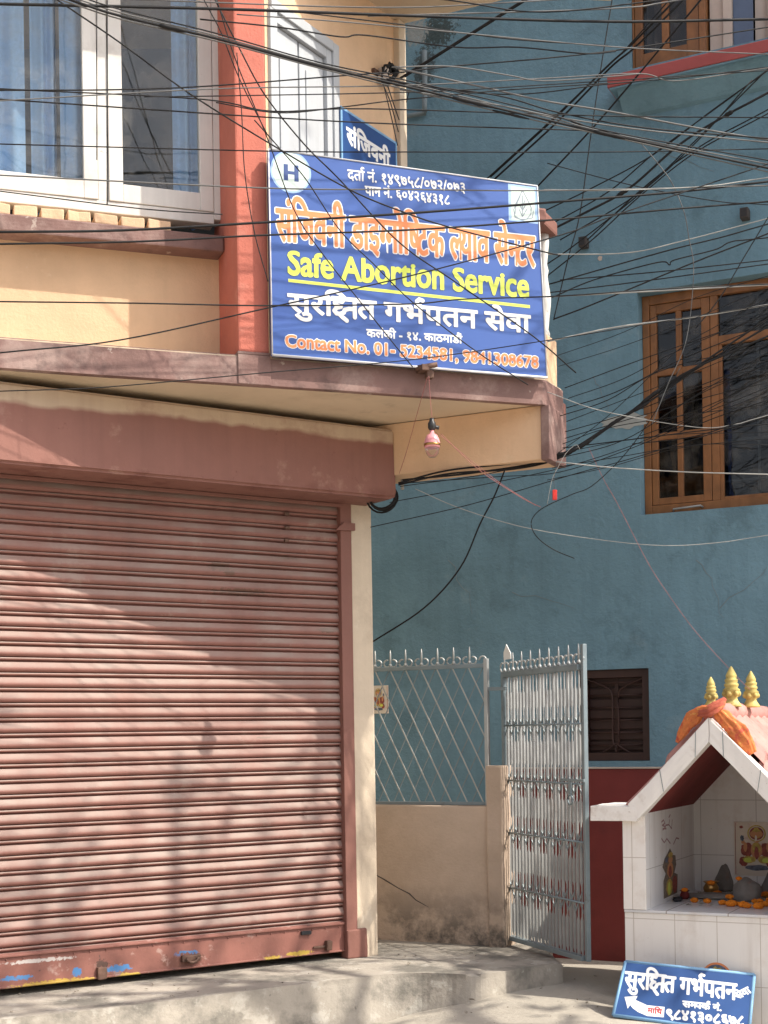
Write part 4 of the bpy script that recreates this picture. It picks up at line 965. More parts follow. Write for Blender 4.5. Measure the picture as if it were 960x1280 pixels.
for i, a in enumerate([('print_robe', 'print_gold', .42, .20, .24, .17), ('print_leg', 'lime', .40, .17, .10, .14), ('print_robe', 'print_red', .80, .22, .18, .18), ('print_body', 'skin1', .48, .55, .22, .16), ('print_garland', 'print_red', .46, .52, .12, .12), ('print_head', 'skin1', .5, .76, .16, .07), ('print_crown', 'print_gold', .5, .86, .16, .06), ('print_shield', 'print_blue', .2, .78, .10, .06)]): sil(a[0], a[1], *a[2:], i)
# red hand-painted mark on the same wall
mk = root('painted_mark', 'faint red hand-painted mark above the sticker on the left inner wall', 'painted mark', SW, (SW.hx(833, 1035), 0, SW.hz(833, 1045)))
def swl(pts): return [tuple(SW.hit(800 + u / 6, 1000 + v / 6)) for u, v in pts]
ln = [swl([(160, 165), (175, 150), (185, 175), (165, 190)]), swl([(165, 190), (190, 200), (170, 225)]), swl([(190, 190), (215, 185), (220, 150)]), swl([(215, 185), (235, 215), (240, 150)]), swl([(225, 110), (215, 130)]), swl([(160, 290), (180, 320), (200, 290), (225, 325)]), swl([(250, 330), (270, 285), (290, 290)]), swl([(170, 215), (195, 215)])]
shape('brush_strokes', strokes(ln, .008), min(p[0] for l in ln for p in l) - .02, max(p[0] for l in ln for p in l) + .02, min(p[1] for l in ln for p in l) - .02, max(p[1] for l in ln for p in l) + .02, .0022, plain('faded_red_brush', (.42, .27, .28), .7), mk, (0, -.0012, 0), (1, 0, 0), (0, 0, 1))
# round sticker on the base
bx_, bz_ = S.hit(896, 1222, -.002); rs_ = S.hx(915, 1222) - S.hx(896, 1222)
bs = root('round_sticker', 'round dark sticker with orange rim on the shrine base behind the leaning sign', 'sticker', S, (bx_, 0, bz_ - rs_))
disc(bs, 'print_rim', M['orange'], bx_, bz_, rs_, rs_, -.0012); disc(bs, 'print_disc', M['print_blue'], bx_, bz_, rs_ * .86, rs_ * .86, -.0017); disc(bs, 'print_figure', M['print_gold'], bx_ - .003, bz_ + .008, rs_ * .5, rs_ * .6, -.0022, 26, .35, 4); disc(bs, 'print_figure', M['print_red'], bx_ + .012, bz_ + .02, rs_ * .2, rs_ * .3, -.0027, 26, .35, 8)
# shawl tied over the gable
cl = root('orange_shawl', 'crumpled orange and red shawl knotted over the gable of the shrine', 'cloth', S, (ax, 0, oa[1]))
def rope(pts, rr, seed, flat=.6):
    m_ = MB(); P_ = spline(pts, 10); n = 40; R_ = spline([(a, 0, 0) for a in rr], 10); rings = []
    for i, p in enumerate(P_):
        t = (P_[min(i + 1, len(P_) - 1)] - P_[max(i - 1, 0)]).normalized(); a = t.cross(Vector((0, -1, .2))).normalized(); b = a.cross(t)
        r_ = max(.004, R_[min(i, len(R_) - 1)].x)
        ring = []
        for k in range(n):
            th = 2 * math.pi * k / n
            q = r_ * (.74 + .40 * abs(math.sin(3.5 * th + .06 * i + seed + 1.1 * mnoise.noise((i * .09, seed, math.cos(th))))) ** .7 + .30 * mnoise.noise((math.cos(th) * 1.5 + seed, math.sin(th) * 1.5, i * .12)) + .12 * mnoise.noise((math.cos(th) * 5 + seed, math.sin(th) * 5, i * .6)))
            ring.append(m_.bm.verts.new(p + a * q * math.cos(th) + b * q * flat * math.sin(th)))
        rings.append(ring)
    for i in range(len(rings) - 1):
        for k in range(n): m_._f([rings[i][k], rings[i][(k + 1) % n], rings[i + 1][(k + 1) % n], rings[i + 1][k]], True)
    m_._f(rings[0]); m_._f(rings[-1][::-1]); return m_
def sp(u, v, y): x, z = S.hit(u, v, y); return (x, y, z)
part('left_fall', rope([sp(846, 928, .02), sp(855, 913, .01), sp(866, 898, .0), sp(878, 889, -.02), sp(890, 888, -.03)], [.008, .026, .034, .026, .018], 1), M['cloth'], cl)
part('knot', rope([sp(872, 892, -.02), sp(885, 890, -.05), sp(896, 883, -.04), sp(906, 873, .0)], [.014, .024, .026, .010], 5), M['cloth2'], cl)
part('right_fall', rope([sp(893, 885, -.03), sp(903, 896, -.02), sp(915, 907, -.015), sp(928, 922, -.01), sp(941, 942, -.005)], [.016, .032, .036, .042, .018], 9), M['cloth'], cl)
# offerings on the niche floor
def on_floor(u, v): P_ = on_z(u, v, zf + .002); return S.loc(P_)
def stone(lab, u, v, rx, ry, rz, seed, tip=0):
    P_ = on_floor(u, v); m_ = MB(); bmesh.ops.create_icosphere(m_.bm, subdivisions=4, radius=1)
    for q in m_.bm.verts:
        n_ = mnoise.noise(q.co * 1.3 + Vector((seed, 0, 0))); s_ = 1 + .16 * n_ + .04 * mnoise.noise(q.co * 5)
        z = max(-.55, q.co.z * s_); q.co = Vector((P_.x + q.co.x * rx * s_ * (1 - tip * max(0, z) * .6), P_.y + q.co.y * ry * s_ * (1 - tip * max(0, z) * .5), zf + .004 + (z + .55) * rz / 1.55))
    for f in m_.bm.faces: f.smooth = True
    o = part('offering_stone', m_, M['stone'], None, S, (P_.x, P_.y, zf)); tag(o, lab, 'stone', 'stones worshipped in the niche')
stone('large rounded grey stone in the middle of the niche floor', 933, 1126, .072, .075, .115, 1)
stone('pointed upright grey stone standing near the back wall of niche', 906, 1114, .052, .04, .15, 5, .7)
stone('grey stone at the right end of the niche by the frame edge', 966, 1120, .06, .06, .13, 9, .5)
stone('low flat dark stone slab lying on the niche floor between pots and flowers', 893, 1123, .17, .07, .028, 14)
def pot(nm, lab, u, v, r, h, m__):
    P_ = on_floor(u, v); m_ = MB(); m_.lathe([(r * .6, 0), (r * .95, h * .25), (r, h * .5), (r * .75, h * .8), (r * .7, h * .85), (r * 1.05, h), (r * .95, h), (r * .6, h * .82), (r * .1, h * .8)], (P_.x, P_.y, zf + .003), 18)
    tag(part(nm, m_, m__, None, S, (P_.x, P_.y, zf)), lab, 'pot')
pot('brass_pot', 'shiny brass pot in front of the pointed stone', 889, 1117, .042, .065, M['brass'])
pot('clay_cup', 'small red clay cup near the left wall of niche', 856, 1124, .025, .045, M['redplinth'])
pot('oil_lamp', 'tiny dark oil lamp dish under the deity sticker', 847, 1127, .026, .022, M['dark'])
fl_m = MB(); bmesh.ops.create_icosphere(fl_m.bm, subdivisions=3, radius=.024)
for q in fl_m.bm.verts:
    q.co *= 1 + .28 * mnoise.noise(q.co * 170) ; q.co.z *= .62
bmesh.ops.translate(fl_m.bm, verts=fl_m.bm.verts, vec=(0, 0, .0125))
fl0 = part('marigold_flower', fl_m, M['marigold'])
spots_f = [(884, 1129, 0), (877, 1106, .0), (912, 1124, .02), (924, 1102, .105), (940, 1125, 0), (923, 1132, 0), (953, 1131, 0), (958, 1133, 0), (957, 1122, 0), (963, 1128, 0), (856, 1115, .048), (889, 1107, .068), (946, 1134, 0), (950, 1128, .012), (968, 1133, 0), (934, 1135, 0), (903, 1131, 0), (868, 1128, 0), (914, 1133, 0), (929, 1134, 0), (944, 1129, 0), (961, 1131, 0), (897, 1120, 0), (948, 1136, 0)]
for i, (u, v, dz) in enumerate(spots_f):
    o = fl0 if i == 0 else copy_tree(fl0); P_ = on_floor(u, v + (dz * 230 if dz else 0)); o.location = S.world(P_.x, P_.y, zf + .003 + dz); k = .6 + .55 * RND.random(); o.scale = (k, k, k); o.rotation_euler = (0, 0, RND.random() * 6)
    tag(o, {3: 'orange marigold head resting on top of the large rounded stone', 10: 'orange marigold head sitting in the red clay cup', 11: 'orange marigold head on the brass pot rim', 1: 'orange marigold head at the back left of niche floor', 0: 'lone orange marigold head at the front edge of niche floor'}.get(i, 'orange marigold head scattered around the stones on the niche floor'), 'flower', 'marigold heads in the shrine')
m_ = MB()
for k in range(70):
    P_ = on_floor(RND.uniform(855, 960), RND.uniform(1112, 1134)); a = RND.random() * 6.28; l = RND.uniform(.006, .03); w_ = l * RND.uniform(.15, .4); d = Vector((math.cos(a), math.sin(a), 0)) * l; e = Vector((-math.sin(a), math.cos(a), 0)) * w_; b = Vector((P_.x, P_.y, zf + .006 + RND.random() * .006))
    m_.quad([b - d, b + e, b + d + Vector((0, 0, .006)), b - e])
tag(part('petal_litter', m_, M['leaf'], None, S, (.5, .3, zf)), 'dry leaves and petals littering the niche floor', 'litter', kind='stuff')

# ================================================================== SIGNS
sgn = root('clinic_signboard', 'large blue printed signboard with orange, yellow and white lettering on the balcony', 'sign', U, ((xp1 + xc) / 2, -.05, ST))
SY = -.05
q4 = [U.hit(*p, SY) for p in ((340.5, 443.5), (684, 472), (671.5, 232.5), (335.5, 186))]
SRC[0] = U
mb = MB(); c = [(q4[i][0], y, q4[i][1]) for y in (SY, SY + .03) for i in range(4)]
mb.hexa([c[0], c[1], c[5], c[4], c[3], c[2], c[6], c[7]], .003); part('panel', mb, M['signblue'], sgn)
def P3(u, v, y=SY - .0006): x, z = U.hit(u, v, y); return Vector((x, y, z))
mb = MB()
for a, b in ((0, 1), (1, 2), (2, 3), (3, 0)):
    mb.tube([P3(*((340.5, 443.5), (684, 472), (671.5, 232.5), (335.5, 186))[a], SY - .001), P3(*((340.5, 443.5), (684, 472), (671.5, 232.5), (335.5, 186))[b], SY - .001)], .006 if a == 0 else .0035, 6)
part('edge_strip', mb, M['signsteel'], sgn)
K = [0]
def line(nm, tokens, m__, b0, b1, topv, bold=0.0, outline=None, capref='deva', nrow=40, shear=0.0):
    """baseline pixels b0 -> b1, topv = pixel at the headline/cap height over b0"""
    K[0] += 1; y = SY - .0006 - .0002 * (K[0] % 3)
    a, b, t = P3(*b0, y), P3(*b1, y), P3(*topv, y); X = (b - a); wdt = X.length; X.normalize(); h = abs((t - a).z)
    # the panel is flat: heights stay upright, baselines follow the print
    Zv = Vector((0, 0, 1))
    if outline: letters(nm + '_outline', tokens, outline[0], sgn, a, X, Zv, wdt, h, bold + outline[1], nrow, 0, capref, shear)
    a2 = a + Vector((0, -.0007, 0)); letters(nm, tokens, m__, sgn, a2, X, Zv, wdt, h, bold, nrow, 0, capref, shear)
def c2(u, v): return (320 + u / 2.4, 120 + v / 2.4)
line('registration_line', ['द', 'ता', 'REPH', ' नं. १४९७५८/०७२/०७३'], M['white'], c2(275, 250), c2(630, 291), c2(275, 221), .0016)
line('tax_number_line', ['पान नं. ६०४२६४३१८'], M['white'], c2(327, 297), c2(582, 326), c2(327, 270), .0016)
line('clinic_name', ['सं', 'ि', 'जवनी ', 'डाइ', ('half', 'ग', .26), 'नो', 'ि', ('half', 'ष'), 'टक ', ('half', 'ल'), 'याव से', ('half', 'न'), 'टर'], M['orange'], c2(62, 432), c2(836, 512), c2(62, 338), .0040, (M['white'], .0052), nrow=60)
line('service_name', ['Safe Abortion Service'], M['lime'], c2(94, 534), c2(820, 605), c2(94, 464), .0046, (M['navy'], .0022), 'latin', 60)
mb = MB(); a, b = P3(*c2(97, 553)), P3(*c2(822, 632)); d = Vector((0, 0, .0075)); mb.quad([a - d, b - d, b + d, a + d]); part('underline', mb, M['lime'], sgn)
line('service_name_nepali', ['सुर', 'ि', 'KSH', 'त ग', 'भ', 'REPH', 'पतन सेवा'], M['white'], c2(97, 647), c2(822, 710), c2(97, 594), .0042, (M['navy'], .0020), nrow=54)
line('address_line', ['कलंकी - १४. काठमाडौं'], M['white'], c2(332, 722), c2(618, 742), c2(332, 700), .0018)
line('contact_line', ['Contact No. 01- 5234581, 9841308678'], M['orange'], c2(87, 752), c2(848, 816), c2(87, 716), .0023, (M['white'], .0034), 'latin', 46)
# H emblem and drop emblem
def circ(nm, m__, u, v, r, y, soft=0):
    p = P3(u, v, y); mb = MB(); mb.quad([(p.x + r * math.cos(6.2832 * i / 48), y, p.z + r * math.sin(6.2832 * i / 48)) for i in range(48)]); return part(nm, mb, m__, sgn)
pxs = 6.7 / FPX
circ('emblem_glow', M['skyprint'], 363.5, 215, 26 * pxs, SY - .0005); circ('emblem_disc', M['palewhite'], 363.5, 215, 23.5 * pxs, SY - .0009)
p = P3(364, 216, SY - .0016); mb = MB(); w_, h_ = 9.5 * pxs, 10 * pxs
for a in ((-w_, -w_ * .42), (w_ * .42, w_)): mb.box(p.x + a[0], p.x + a[1], p.y, p.y + .0004, p.z - h_, p.z + h_)
mb.box(p.x - w_ * .42, p.x + w_ * .42, p.y + .0001, p.y + .0004, p.z - h_ * .2, p.z + h_ * .2); part('emblem_letter', mb, M['navy'], sgn)
mb = MB(); mb.quad([P3(635, 229.5, SY - .0005), P3(636, 275.5, SY - .0005), P3(672.5, 280, SY - .0005), P3(671, 234, SY - .0005)]); part('emblem_glow', mb, M['skyprint'], sgn)
mb = MB(); mb.quad([P3(638.5, 232.5, SY - .0009), P3(639.5, 274, SY - .0009), P3(669, 277.5, SY - .0009), P3(668, 237, SY - .0009)]); part('emblem_square', mb, M['palewhite'], sgn)
cb = lambda u, v: (500 + u / 4.8, 190 + v / 4.8)
def sl2(pts): return [tuple(U.hit(*cb(*p), SY - .0016)) for p in pts]
ln = [sl2([(735, 230), (700, 300), (683, 345), (690, 385), (720, 402), (760, 402), (785, 375), (788, 335), (765, 285), (735, 230)]), sl2([(722, 262), (695, 325), (692, 370)]), sl2([(735, 262), (736, 370)]), sl2([(720, 320), (736, 350)]), sl2([(752, 320), (736, 350)]), sl2([(715, 345), (735, 385)]), sl2([(760, 345), (737, 385)]), sl2([(750, 290), (738, 320)]), sl2([(690, 392), (735, 408), (795, 395), (800, 355)])]
xs_ = [p[0] for l in ln for p in l]; zs_ = [p[1] for l in ln for p in l]
shape('emblem_drop', strokes(ln, .0045), min(xs_) - .01, max(xs_) + .01, min(zs_) - .01, max(zs_) + .01, .0016, M['greyprint'], sgn, (0, SY - .0016, 0), (1, 0, 0), (0, 0, 1))
SRC[0] = None
# small enamel sign on the recessed wall
WYs = -.03
sw = root('wall_sign', 'small dark blue sign with white letters on the wall behind the large signboard', 'sign', W, (W.hx(460, 180, WYs), WYs, W.hz(426, 200, WYs)))
x0, x1 = W.hx(426.5, 170, WYs), W.hx(495.5, 190, WYs); zt = W.hz(426.5, 133, WYs); zb_ = zt - .36
mb = MB(); mb.box(x0, x1, WYs, WYs + .02, zb_, zt, .003); part('panel', mb, M['enamel'], sw)
mb = MB(); mb.frame_bars(x0 - .002, x1 + .002, zb_ - .002, zt + .002, .012, WYs - .003, WYs + .004, .001); part('rim', mb, M['enamelrim'], sw)
a = W.hit(433.5, 178, WYs); t = W.hit(433.5, 159.5, WYs); e = W.hit(487, 208, WYs)
letters('lettering', ['सं', 'ि', 'जवनी'], M['white'], sw, (a[0], WYs - .001, a[1]), (1, 0, 0), (0, 0, 1), e[0] - a[0], t[1] - a[1], .005, 44)
# leaning sign at the foot of the shrine
def ground_pt(u, v, zz): return on_z(u, v, zz)
BLp = at(766.5, 1268.5, 6.62); BRp = at(936, 1292, 6.50)
TLp = at(782, 1201.5, 6.80); TRp = at(943, 1218, 6.64)
Xl = (BRp - BLp); wl_ = Xl.length; Xl.normalize(); Zl = (TLp - BLp); Zl = Zl - Xl * Zl.dot(Xl); Yl = Zl.cross(Xl).normalized(); hl_ = (TLp - BLp).dot(Zl.normalized()); Zl.normalize()
ls = bpy.data.objects.new('leaning_sign', None); COL.objects.link(ls); ls.location = BLp; ls.rotation_euler = Matrix((Xl, Yl * 1.0, Zl)).transposed().to_euler(); OFF[ls.name] = Vector((0, 0, 0))
ls['label'] = 'blue painted metal sign with white arrow leaning against the foot of shrine'; ls['category'] = 'sign'
def lq(u, v):   # pixel of the photo -> in-plane coordinates
    x, z = ray(u, v); o = Vector((0, 0, EYE)) - BLp; d = Vector((x, 1, z)); n_ = Yl; t = -o.dot(n_) / d.dot(n_); P_ = o + d * t
    return (P_.dot(Xl), P_.dot(Zl))
c8 = lambda u, v: (760 + u / 4.8, 1180 + v / 4.8)
qd = [lq(766.5, 1268.5), lq(936, 1291), lq(943, 1218), lq(782, 1201.5)]
mb = MB(); mb.prism(qd, 0, .012, 'y', .002); part('panel', mb, M['enamel'], ls)
mb = MB(); qi = [Vector(q) for q in qd]; cen = sum(qi, Vector((0, 0))) / 4
for i in range(4):
    a, b = qi[i], qi[(i + 1) % 4]; mb.tube([(a.x, .004, a.y), (b.x, .004, b.y)], .0085, 6)
part('rim', mb, M['enamelrim'], ls)
def lline(nm, tok, m__, b0, b1, top, bold, nrow=44, y=-.0007):
    a, b, t = (Vector(lq(*c8(*q))) for q in (b0, b1, top)); X = (b - a); n_ = Vector((-X.y, X.x)).normalized(); h = (t - a).dot(n_); wd_ = X.length; X.normalize()
    letters(nm, tok, m__, ls, (a.x, y, a.y), (X.x, 0, X.y), (n_.x, 0, n_.y), wd_, h, bold, nrow)
lline('headline', ['सुर', 'ि', 'KSH', 'त ग', 'भ', 'REPH', 'पतन'], M['white'], (98, 258), (768, 335), (108, 166), .0034, 60)
lline('small_word', ['सेवा'], M['white'], (778, 332), (862, 290), (762, 295), .0022)
lline('contact_word', ['स', ('half', 'म'), 'पक', 'REPH', ' नं.'], M['white'], (447, 376), (682, 402), (450, 342), .0022)
lline('phone_number', ['९८४१३०८६७८'], M['white'], (345, 446), (818, 492), (350, 392), .0032)
arr = [lq(*c8(*q)) for q in ((100, 318), (178, 312), (166, 336), (200, 352), (235, 368), (340, 378), (334, 440), (235, 432), (180, 408), (148, 385), (133, 366), (118, 388))]
mb = MB(); mb.quad([(x, -.0005, z) for x, z in arr]); part('arrow', mb, M['white'], ls)
lline('arrow_word', ['मािथ'], M['redprint'], (237, 412), (322, 422), (240, 384), .0016, 40, -.0011)
# deity tile on the blue wall behind the lattice
x0, x1 = B.hx(462, 875), B.hx(486, 875); z0, z1 = B.hz(474, 892), B.hz(474, 857)
po2 = poster('deity_tile', 'square white deity tile on the blue wall behind the lattice fence', B, x0, x1, z0, z1, -.002, M['white'])
seated(po2, x0 + .02, z0 + .015, x1 - x0 - .04, z1 - z0 - .03, -.009)

# grit and litter
LR = random.Random(3); mb = MB()
for k in range(420):
    u = LR.uniform(-60, 1000); v = LR.uniform(1232, 1330) if LR.random() < .6 else LR.uniform(1180, 1262)
    on_step = v < 1216 and 440 < u < 700
    zz = STEP if on_step or (u < 430 and v < 1272 - u * .11 and v > 1243 - u * .1) else None
    if zz is None:
        P_ = on_z(u, v, .05)
        for _ in range(3): P_ = on_z(u, v, gz(P_.x, P_.y))
        zz = gz(P_.x, P_.y)
        if P_.y < 4: continue
    else: P_ = on_z(u, v, zz)
    r_ = LR.uniform(.002, .008) if LR.random() < .85 else LR.uniform(.008, .016)
    c_ = Vector((P_.x, P_.y, zz + r_ * .3)); q_ = [c_ + Vector((LR.uniform(-1, 1) * r_, LR.uniform(-1, 1) * r_, LR.uniform(0, .8) * r_)) for _ in range(6)]
    for f in ((0, 1, 2), (0, 2, 3), (2, 3, 4), (1, 2, 4), (3, 4, 5), (0, 4, 5)): mb._f([mb.bm.verts.new(q_[i]) for i in f])
tag(part('street_grit', mb, mat('grit', (.22, .19, .15), .9, .6, 60, 0)), 'grit and small litter scattered on the step and street', 'litter', kind='stuff')

# ================================================================== BULB, BRACKETS, CABLES
DA2 = lambda u, v, y=0.0: U.world(*((lambda h: (h[0], y, h[1]))(U.hit(u, v, y))))
bk_ = root('cable_bracket', 'rusty pipe clamp on the edge of the balcony holding the bulb wires', 'bracket', U, (U.hx(533, 462, -.05), -.05, U.hz(533, 462, -.05)))
x, z = U.hit(533, 461, -.06); mb = MB(); mb.tube([(x - .05, -.04, z + .004), (x + .045, -.09, z + .016)], .013, 8); mb.box(x - .03, x + .012, -.08, .0, z - .012, z + .018, .004); mb.box(x + .0, x + .035, -.07, -.03, z - .045, z - .005, .006); part('clamp', mb, M['rust'], bk_)
bp_ = at(540.5, 575, 6.75)
bulb = root('hanging_bulb', 'pink bulb holder with clear bulb hanging under the balcony', 'light bulb', ID, tuple(bp_))
r_ = 6.75 / FPX
mb = MB(); mb.lathe([(.002, 4 * r_), (4.5 * r_, 3.5 * r_), (8 * r_, 8 * r_), (9.2 * r_, 13 * r_), (9.2 * r_, 14 * r_), (8 * r_, 17 * r_), (2 * r_, 17.2 * r_)][::1], tuple(bp_), 18); part('glass', mb, M['bulbglass'], bulb)
mb = MB(); mb.lathe([(9.4 * r_, 15 * r_), (10 * r_, 18 * r_), (10 * r_, 22 * r_), (9 * r_, 26 * r_), (6.5 * r_, 31 * r_), (3 * r_, 33 * r_), (2.4 * r_, 38 * r_)], tuple(bp_), 18); part('holder', mb, M['pinkbulb'], bulb)
mb = MB(); mb.lathe([(10.3 * r_, 17.5 * r_), (10.6 * r_, 19 * r_), (10.3 * r_, 20.5 * r_)], tuple(bp_), 18); part('ring', mb, M['brass'], bulb)
mb = MB(); mb.lathe([(3 * r_, 37 * r_), (5 * r_, 40 * r_), (5 * r_, 46 * r_), (3 * r_, 49 * r_), (3 * r_, 52 * r_)], tuple(bp_), 10); mb.tube([bp_ + Vector((0, 0, 42 * r_)), bp_ + Vector((9 * r_, 0, 40 * r_))], 2.5 * r_, 6); part('plug', mb, M['bakelite'], bulb)
tg = at(693.5, 625, 7.0); tagr = root('hanging_red_tag', 'small red plastic cap dangling on a string before the blue wall', 'plastic cap', ID, tuple(tg)); mb = MB(); mb.box(tg.x - .011, tg.x + .011, tg.y - .008, tg.y + .008, tg.z, tg.z + .05, .003); part('cap', mb, M['redplastic'], tagr)
mb = MB(); mb.tube([tg + Vector((0, 0, .05)), at(692, 600, 7.0), at(696, 578, 6.98)], .0015, 4); part('string', mb, M['greycable'], tagr)
ins = root('cable_insulator', 'dark knotted insulator and cable clump on the corner of the recessed wall', 'insulator', W, (W.hx(486, 95, -.04), -.04, W.hz(486, 105, -.04)))
SRC[0] = W
ix, iz = W.hit(487, 94, -.05)
for k in range(7):
    mb = MB(); a = RND.random() * 6; mb.tube([Vector((ix + .05 * math.cos(t * .7 + a) + RND.uniform(-.02, .02), -.05 - .02 * math.sin(t + a), iz + .045 * math.sin(t * .9 + a) + RND.uniform(-.015, .015))) for t in range(8)], .007, 5); part('cable_knot', mb, M['blackcable'], ins)
mb = MB(); mb.lathe([(.02, -.03), (.032, -.02), (.022, 0), (.032, .02), (.02, .03)], (ix - .03, -.03, iz), 12); part('spool', mb, M['palecap'], ins)
mb = MB(); mb.box(ix - .1, ix + .06, -.02, 0, iz - .01, iz + .01, .003); part('bar', mb, M['rust'], ins)
SRC[0] = None
cl_ = at(478, 628, 7.55); coil = root('cable_coil', 'coil of black cable hanging under the end of the shutter box', 'cable coil', ID, tuple(cl_))
mb = MB()
for k in range(5):
    c_ = cl_ + Vector((RND.uniform(-.006, .006), k * .008, RND.uniform(-.006, .006) + .03)); q_ = [c_ + Vector(((.068 + .003 * k) * math.cos(i * .314), .01 * math.sin(i), (.062 + .003 * k) * math.sin(i * .314))) for i in range(20)]
    mb.tube(q_, .0055, 6, closed=True)
part('loops', mb, M['blackcable'], coil)

def Dw(u): return 5.72 + u * .00115
WJ = random.Random(4)
def wire(pts, r=1.3, m__='blackcable', lab=None, grp=None, D=None, D1=None, jit=True, name='overhead_cable', cat='cable', splices=()):
    """pts: photo pixels along the cable; D/D1: distances of its two ends; r: half thickness in photo pixels"""
    n = len(pts); j = WJ.uniform(-.12, .12) if jit and D is None else 0
    us = [p[0] for p in pts]; L = max(1e-6, abs(us[-1] - us[0])); L2 = sum(math.dist(pts[i], pts[i + 1]) for i in range(n - 1)); acc = 0; P_ = []
    def ext(a, b):
        d = Vector((a[0] - b[0], a[1] - b[1])); d.normalize(); return (a[0] + d.x * 260, a[1] + d.y * 260)
    edge_ = lambda p: p[0] < 4 or p[0] > 956 or p[1] < 3
    ds = []
    for i, p in enumerate(pts):
        if i: acc += math.dist(pts[i - 1], p)
        t = acc / L2
        ds.append((D + (D1 - D) * t) if D is not None and D1 is not None else (D if D is not None else Dw(p[0]) + j))
    if edge_(pts[0]): pts = [ext(pts[0], pts[1])] + pts; ds = [ds[0] + (ds[0] - ds[1]) * .5] + ds
    if edge_(pts[-1]): pts = pts + [ext(pts[-1], pts[-2])]; ds = ds + [ds[-1] + (ds[-1] - ds[-2]) * .5]
    P_ = spline([at(p[0], p[1], d) for p, d in zip(pts, ds)], 7); rm = .74 * r * (sum(ds) / len(ds)) / FPX
    mb = MB(); mb.tube(P_, rm, 6); c0_ = P_[len(P_) // 2]
    o = part(name, mb, M[m__], None, None, tuple(c0_)); tag(o, lab or 'thin black cable in the web strung across the shop front and sign', cat, grp or 'overhead cables')
    for t in splices:
        k = int(t * (len(P_) - 3)); a, b = P_[k], P_[k + 2]; mb = MB(); mb.tube([a.lerp(b, q / 6) for q in range(7)], [rm * 1.2, rm * 1.8, rm * 2.0, rm * 1.7, rm * 2.1, rm * 1.6, rm * 1.1], 7)
        part('tape_splice', mb, M['blackcable'], o)
    return o
G1, G2, G3 = 'cables across the shop front', 'cables over the blue wall', 'cable tangle before the brown window'
L1, L2_, L3 = 'thin dark cable in the web strung before the white window, pillar and signboard', 'thin cable in the web strung before the upper blue wall', 'thin black cable in the tangle fanning out before the brown casement window'
# --- main long cables
wire([(0, 5), (270, 11), (520, 20), (760, 27), (960, 24)], 2.3, lab='thick black cable running level across the very top of view', grp=G1)
for k, (dy, mm, lb) in enumerate(((0, 'blackcable', 'thick black cable of the sagging bundle crossing before the white window and blue wall'), (-4, 'greycable', 'upper grey cable of the sagging bundle beside the thick black one'), (4, 'greycable', 'lower grey cable of the sagging bundle under the thick black one'), (-8, 'blackcable', 'topmost thin black cable of the sagging bundle'))):
    wire([(70, -6 + dy), (151, 20 + dy), (270, 48 + dy * .8), (400, 83 + dy * .6), (520, 111 + dy), (680, 149 + dy), (760, 168 + dy * .5), (960, 210 + dy * 1.2)], 2.0 if k == 0 else 1.1, mm, lb, G1, splices=(.28, .62, .8) if k == 0 else (.45 + .1 * k,))
wire([(60, -8), (151, 54), (237, 117), (340, 181), (437, 237), (504, 265), (562, 284), (673, 313), (700, 319)], 1.3, lab='black cable slanting from above the white window across the sign top to its right edge', grp=G1)
wire([(262, -14), (300, 62), (332, 120), (380, 180), (424, 224), (499, 303), (570, 353), (666, 420), (720, 466)], 1.2, lab='black cable slanting steeply across whole sign from the pillar top to the balcony corner', grp=G1)
wire([(268, -10), (295, 76), (332, 167), (368, 263), (403, 317), (447, 373), (490, 427), (516, 459)], 1.0, lab='thin dark cable slanting over the sign down to the pipe clamp', grp=G1)
wire([(318, 150), (350, 186), (383, 225), (425, 288), (467, 330), (516, 378), (595, 439), (660, 481)], 1.0, lab=L1, grp=G1)
wire([(0, 113), (150, 112), (270, 107), (463, 92), (490, 93)], 1.2, lab=L1, grp=G1)
wire([(0, 111), (252, 124), (340, 139), (460, 136), (760, 145), (960, 147)], 1.1, lab=L1, grp=G1)
wire([(0, 124), (340, 147), (520, 156), (760, 164)], 1.2, lab=L1, grp=G1)
wire([(0, 126), (270, 111), (499, 107), (680, 98), (799, 92), (846, 101), (960, 85)], 1.0, 'greycable', L1, G1)
wire([(180, 121), (270, 120), (520, 115), (680, 106), (960, 88)], .9, lab=L1, grp=G1)
wire([(270, 128), (348, 141), (426, 134), (499, 125), (640, 112), (760, 104)], 1.0, lab=L1, grp=G1)
wire([(0, 180), (340, 189), (520, 190), (760, 190), (960, 186)], 1.0, lab='thin level cable passing just above the top left corner of sign', grp=G1)
wire([(0, 219), (330, 235), (520, 237), (700, 238), (960, 232)], 1.2, 'greycable', 'grey level cable crossing the upper part of the sign', G1)
wire([(0, 290), (150, 288), (330, 278), (520, 266), (700, 252), (846, 240), (960, 227)], 2.0, lab='thicker black cable crossing the sign just above the orange clinic name', grp=G1)
wire([(0, 305), (170, 302), (330, 294), (520, 287), (700, 274), (846, 261), (960, 252)], 1.6, lab='black cable crossing the sign through the orange clinic name', grp=G1)
wire([(0, 377), (170, 379), (330, 382), (510, 380), (579, 374), (700, 370), (830, 361), (960, 355)], 1.2, lab='thin cable crossing the sign below the yellow underline', grp=G1)
wire([(0, 441), (150, 425), (330, 386), (520, 343), (700, 294), (769, 269), (960, 205)], 1.2, 'blackcable', 'thin cable rising from the balcony band at left to the upper right across sign', G1)
wire([(0, 489), (130, 484), (330, 466), (520, 449), (700, 423), (820, 403), (960, 381)], .9, 'blackcable', 'thin cable rising gently across the bottom of the sign to the brown window', G1)
wire([(121, -6), (121, 100), (121, 200)], .9, lab='thin vertical cable hanging before middle of the white window, left of a pair', grp=G1)
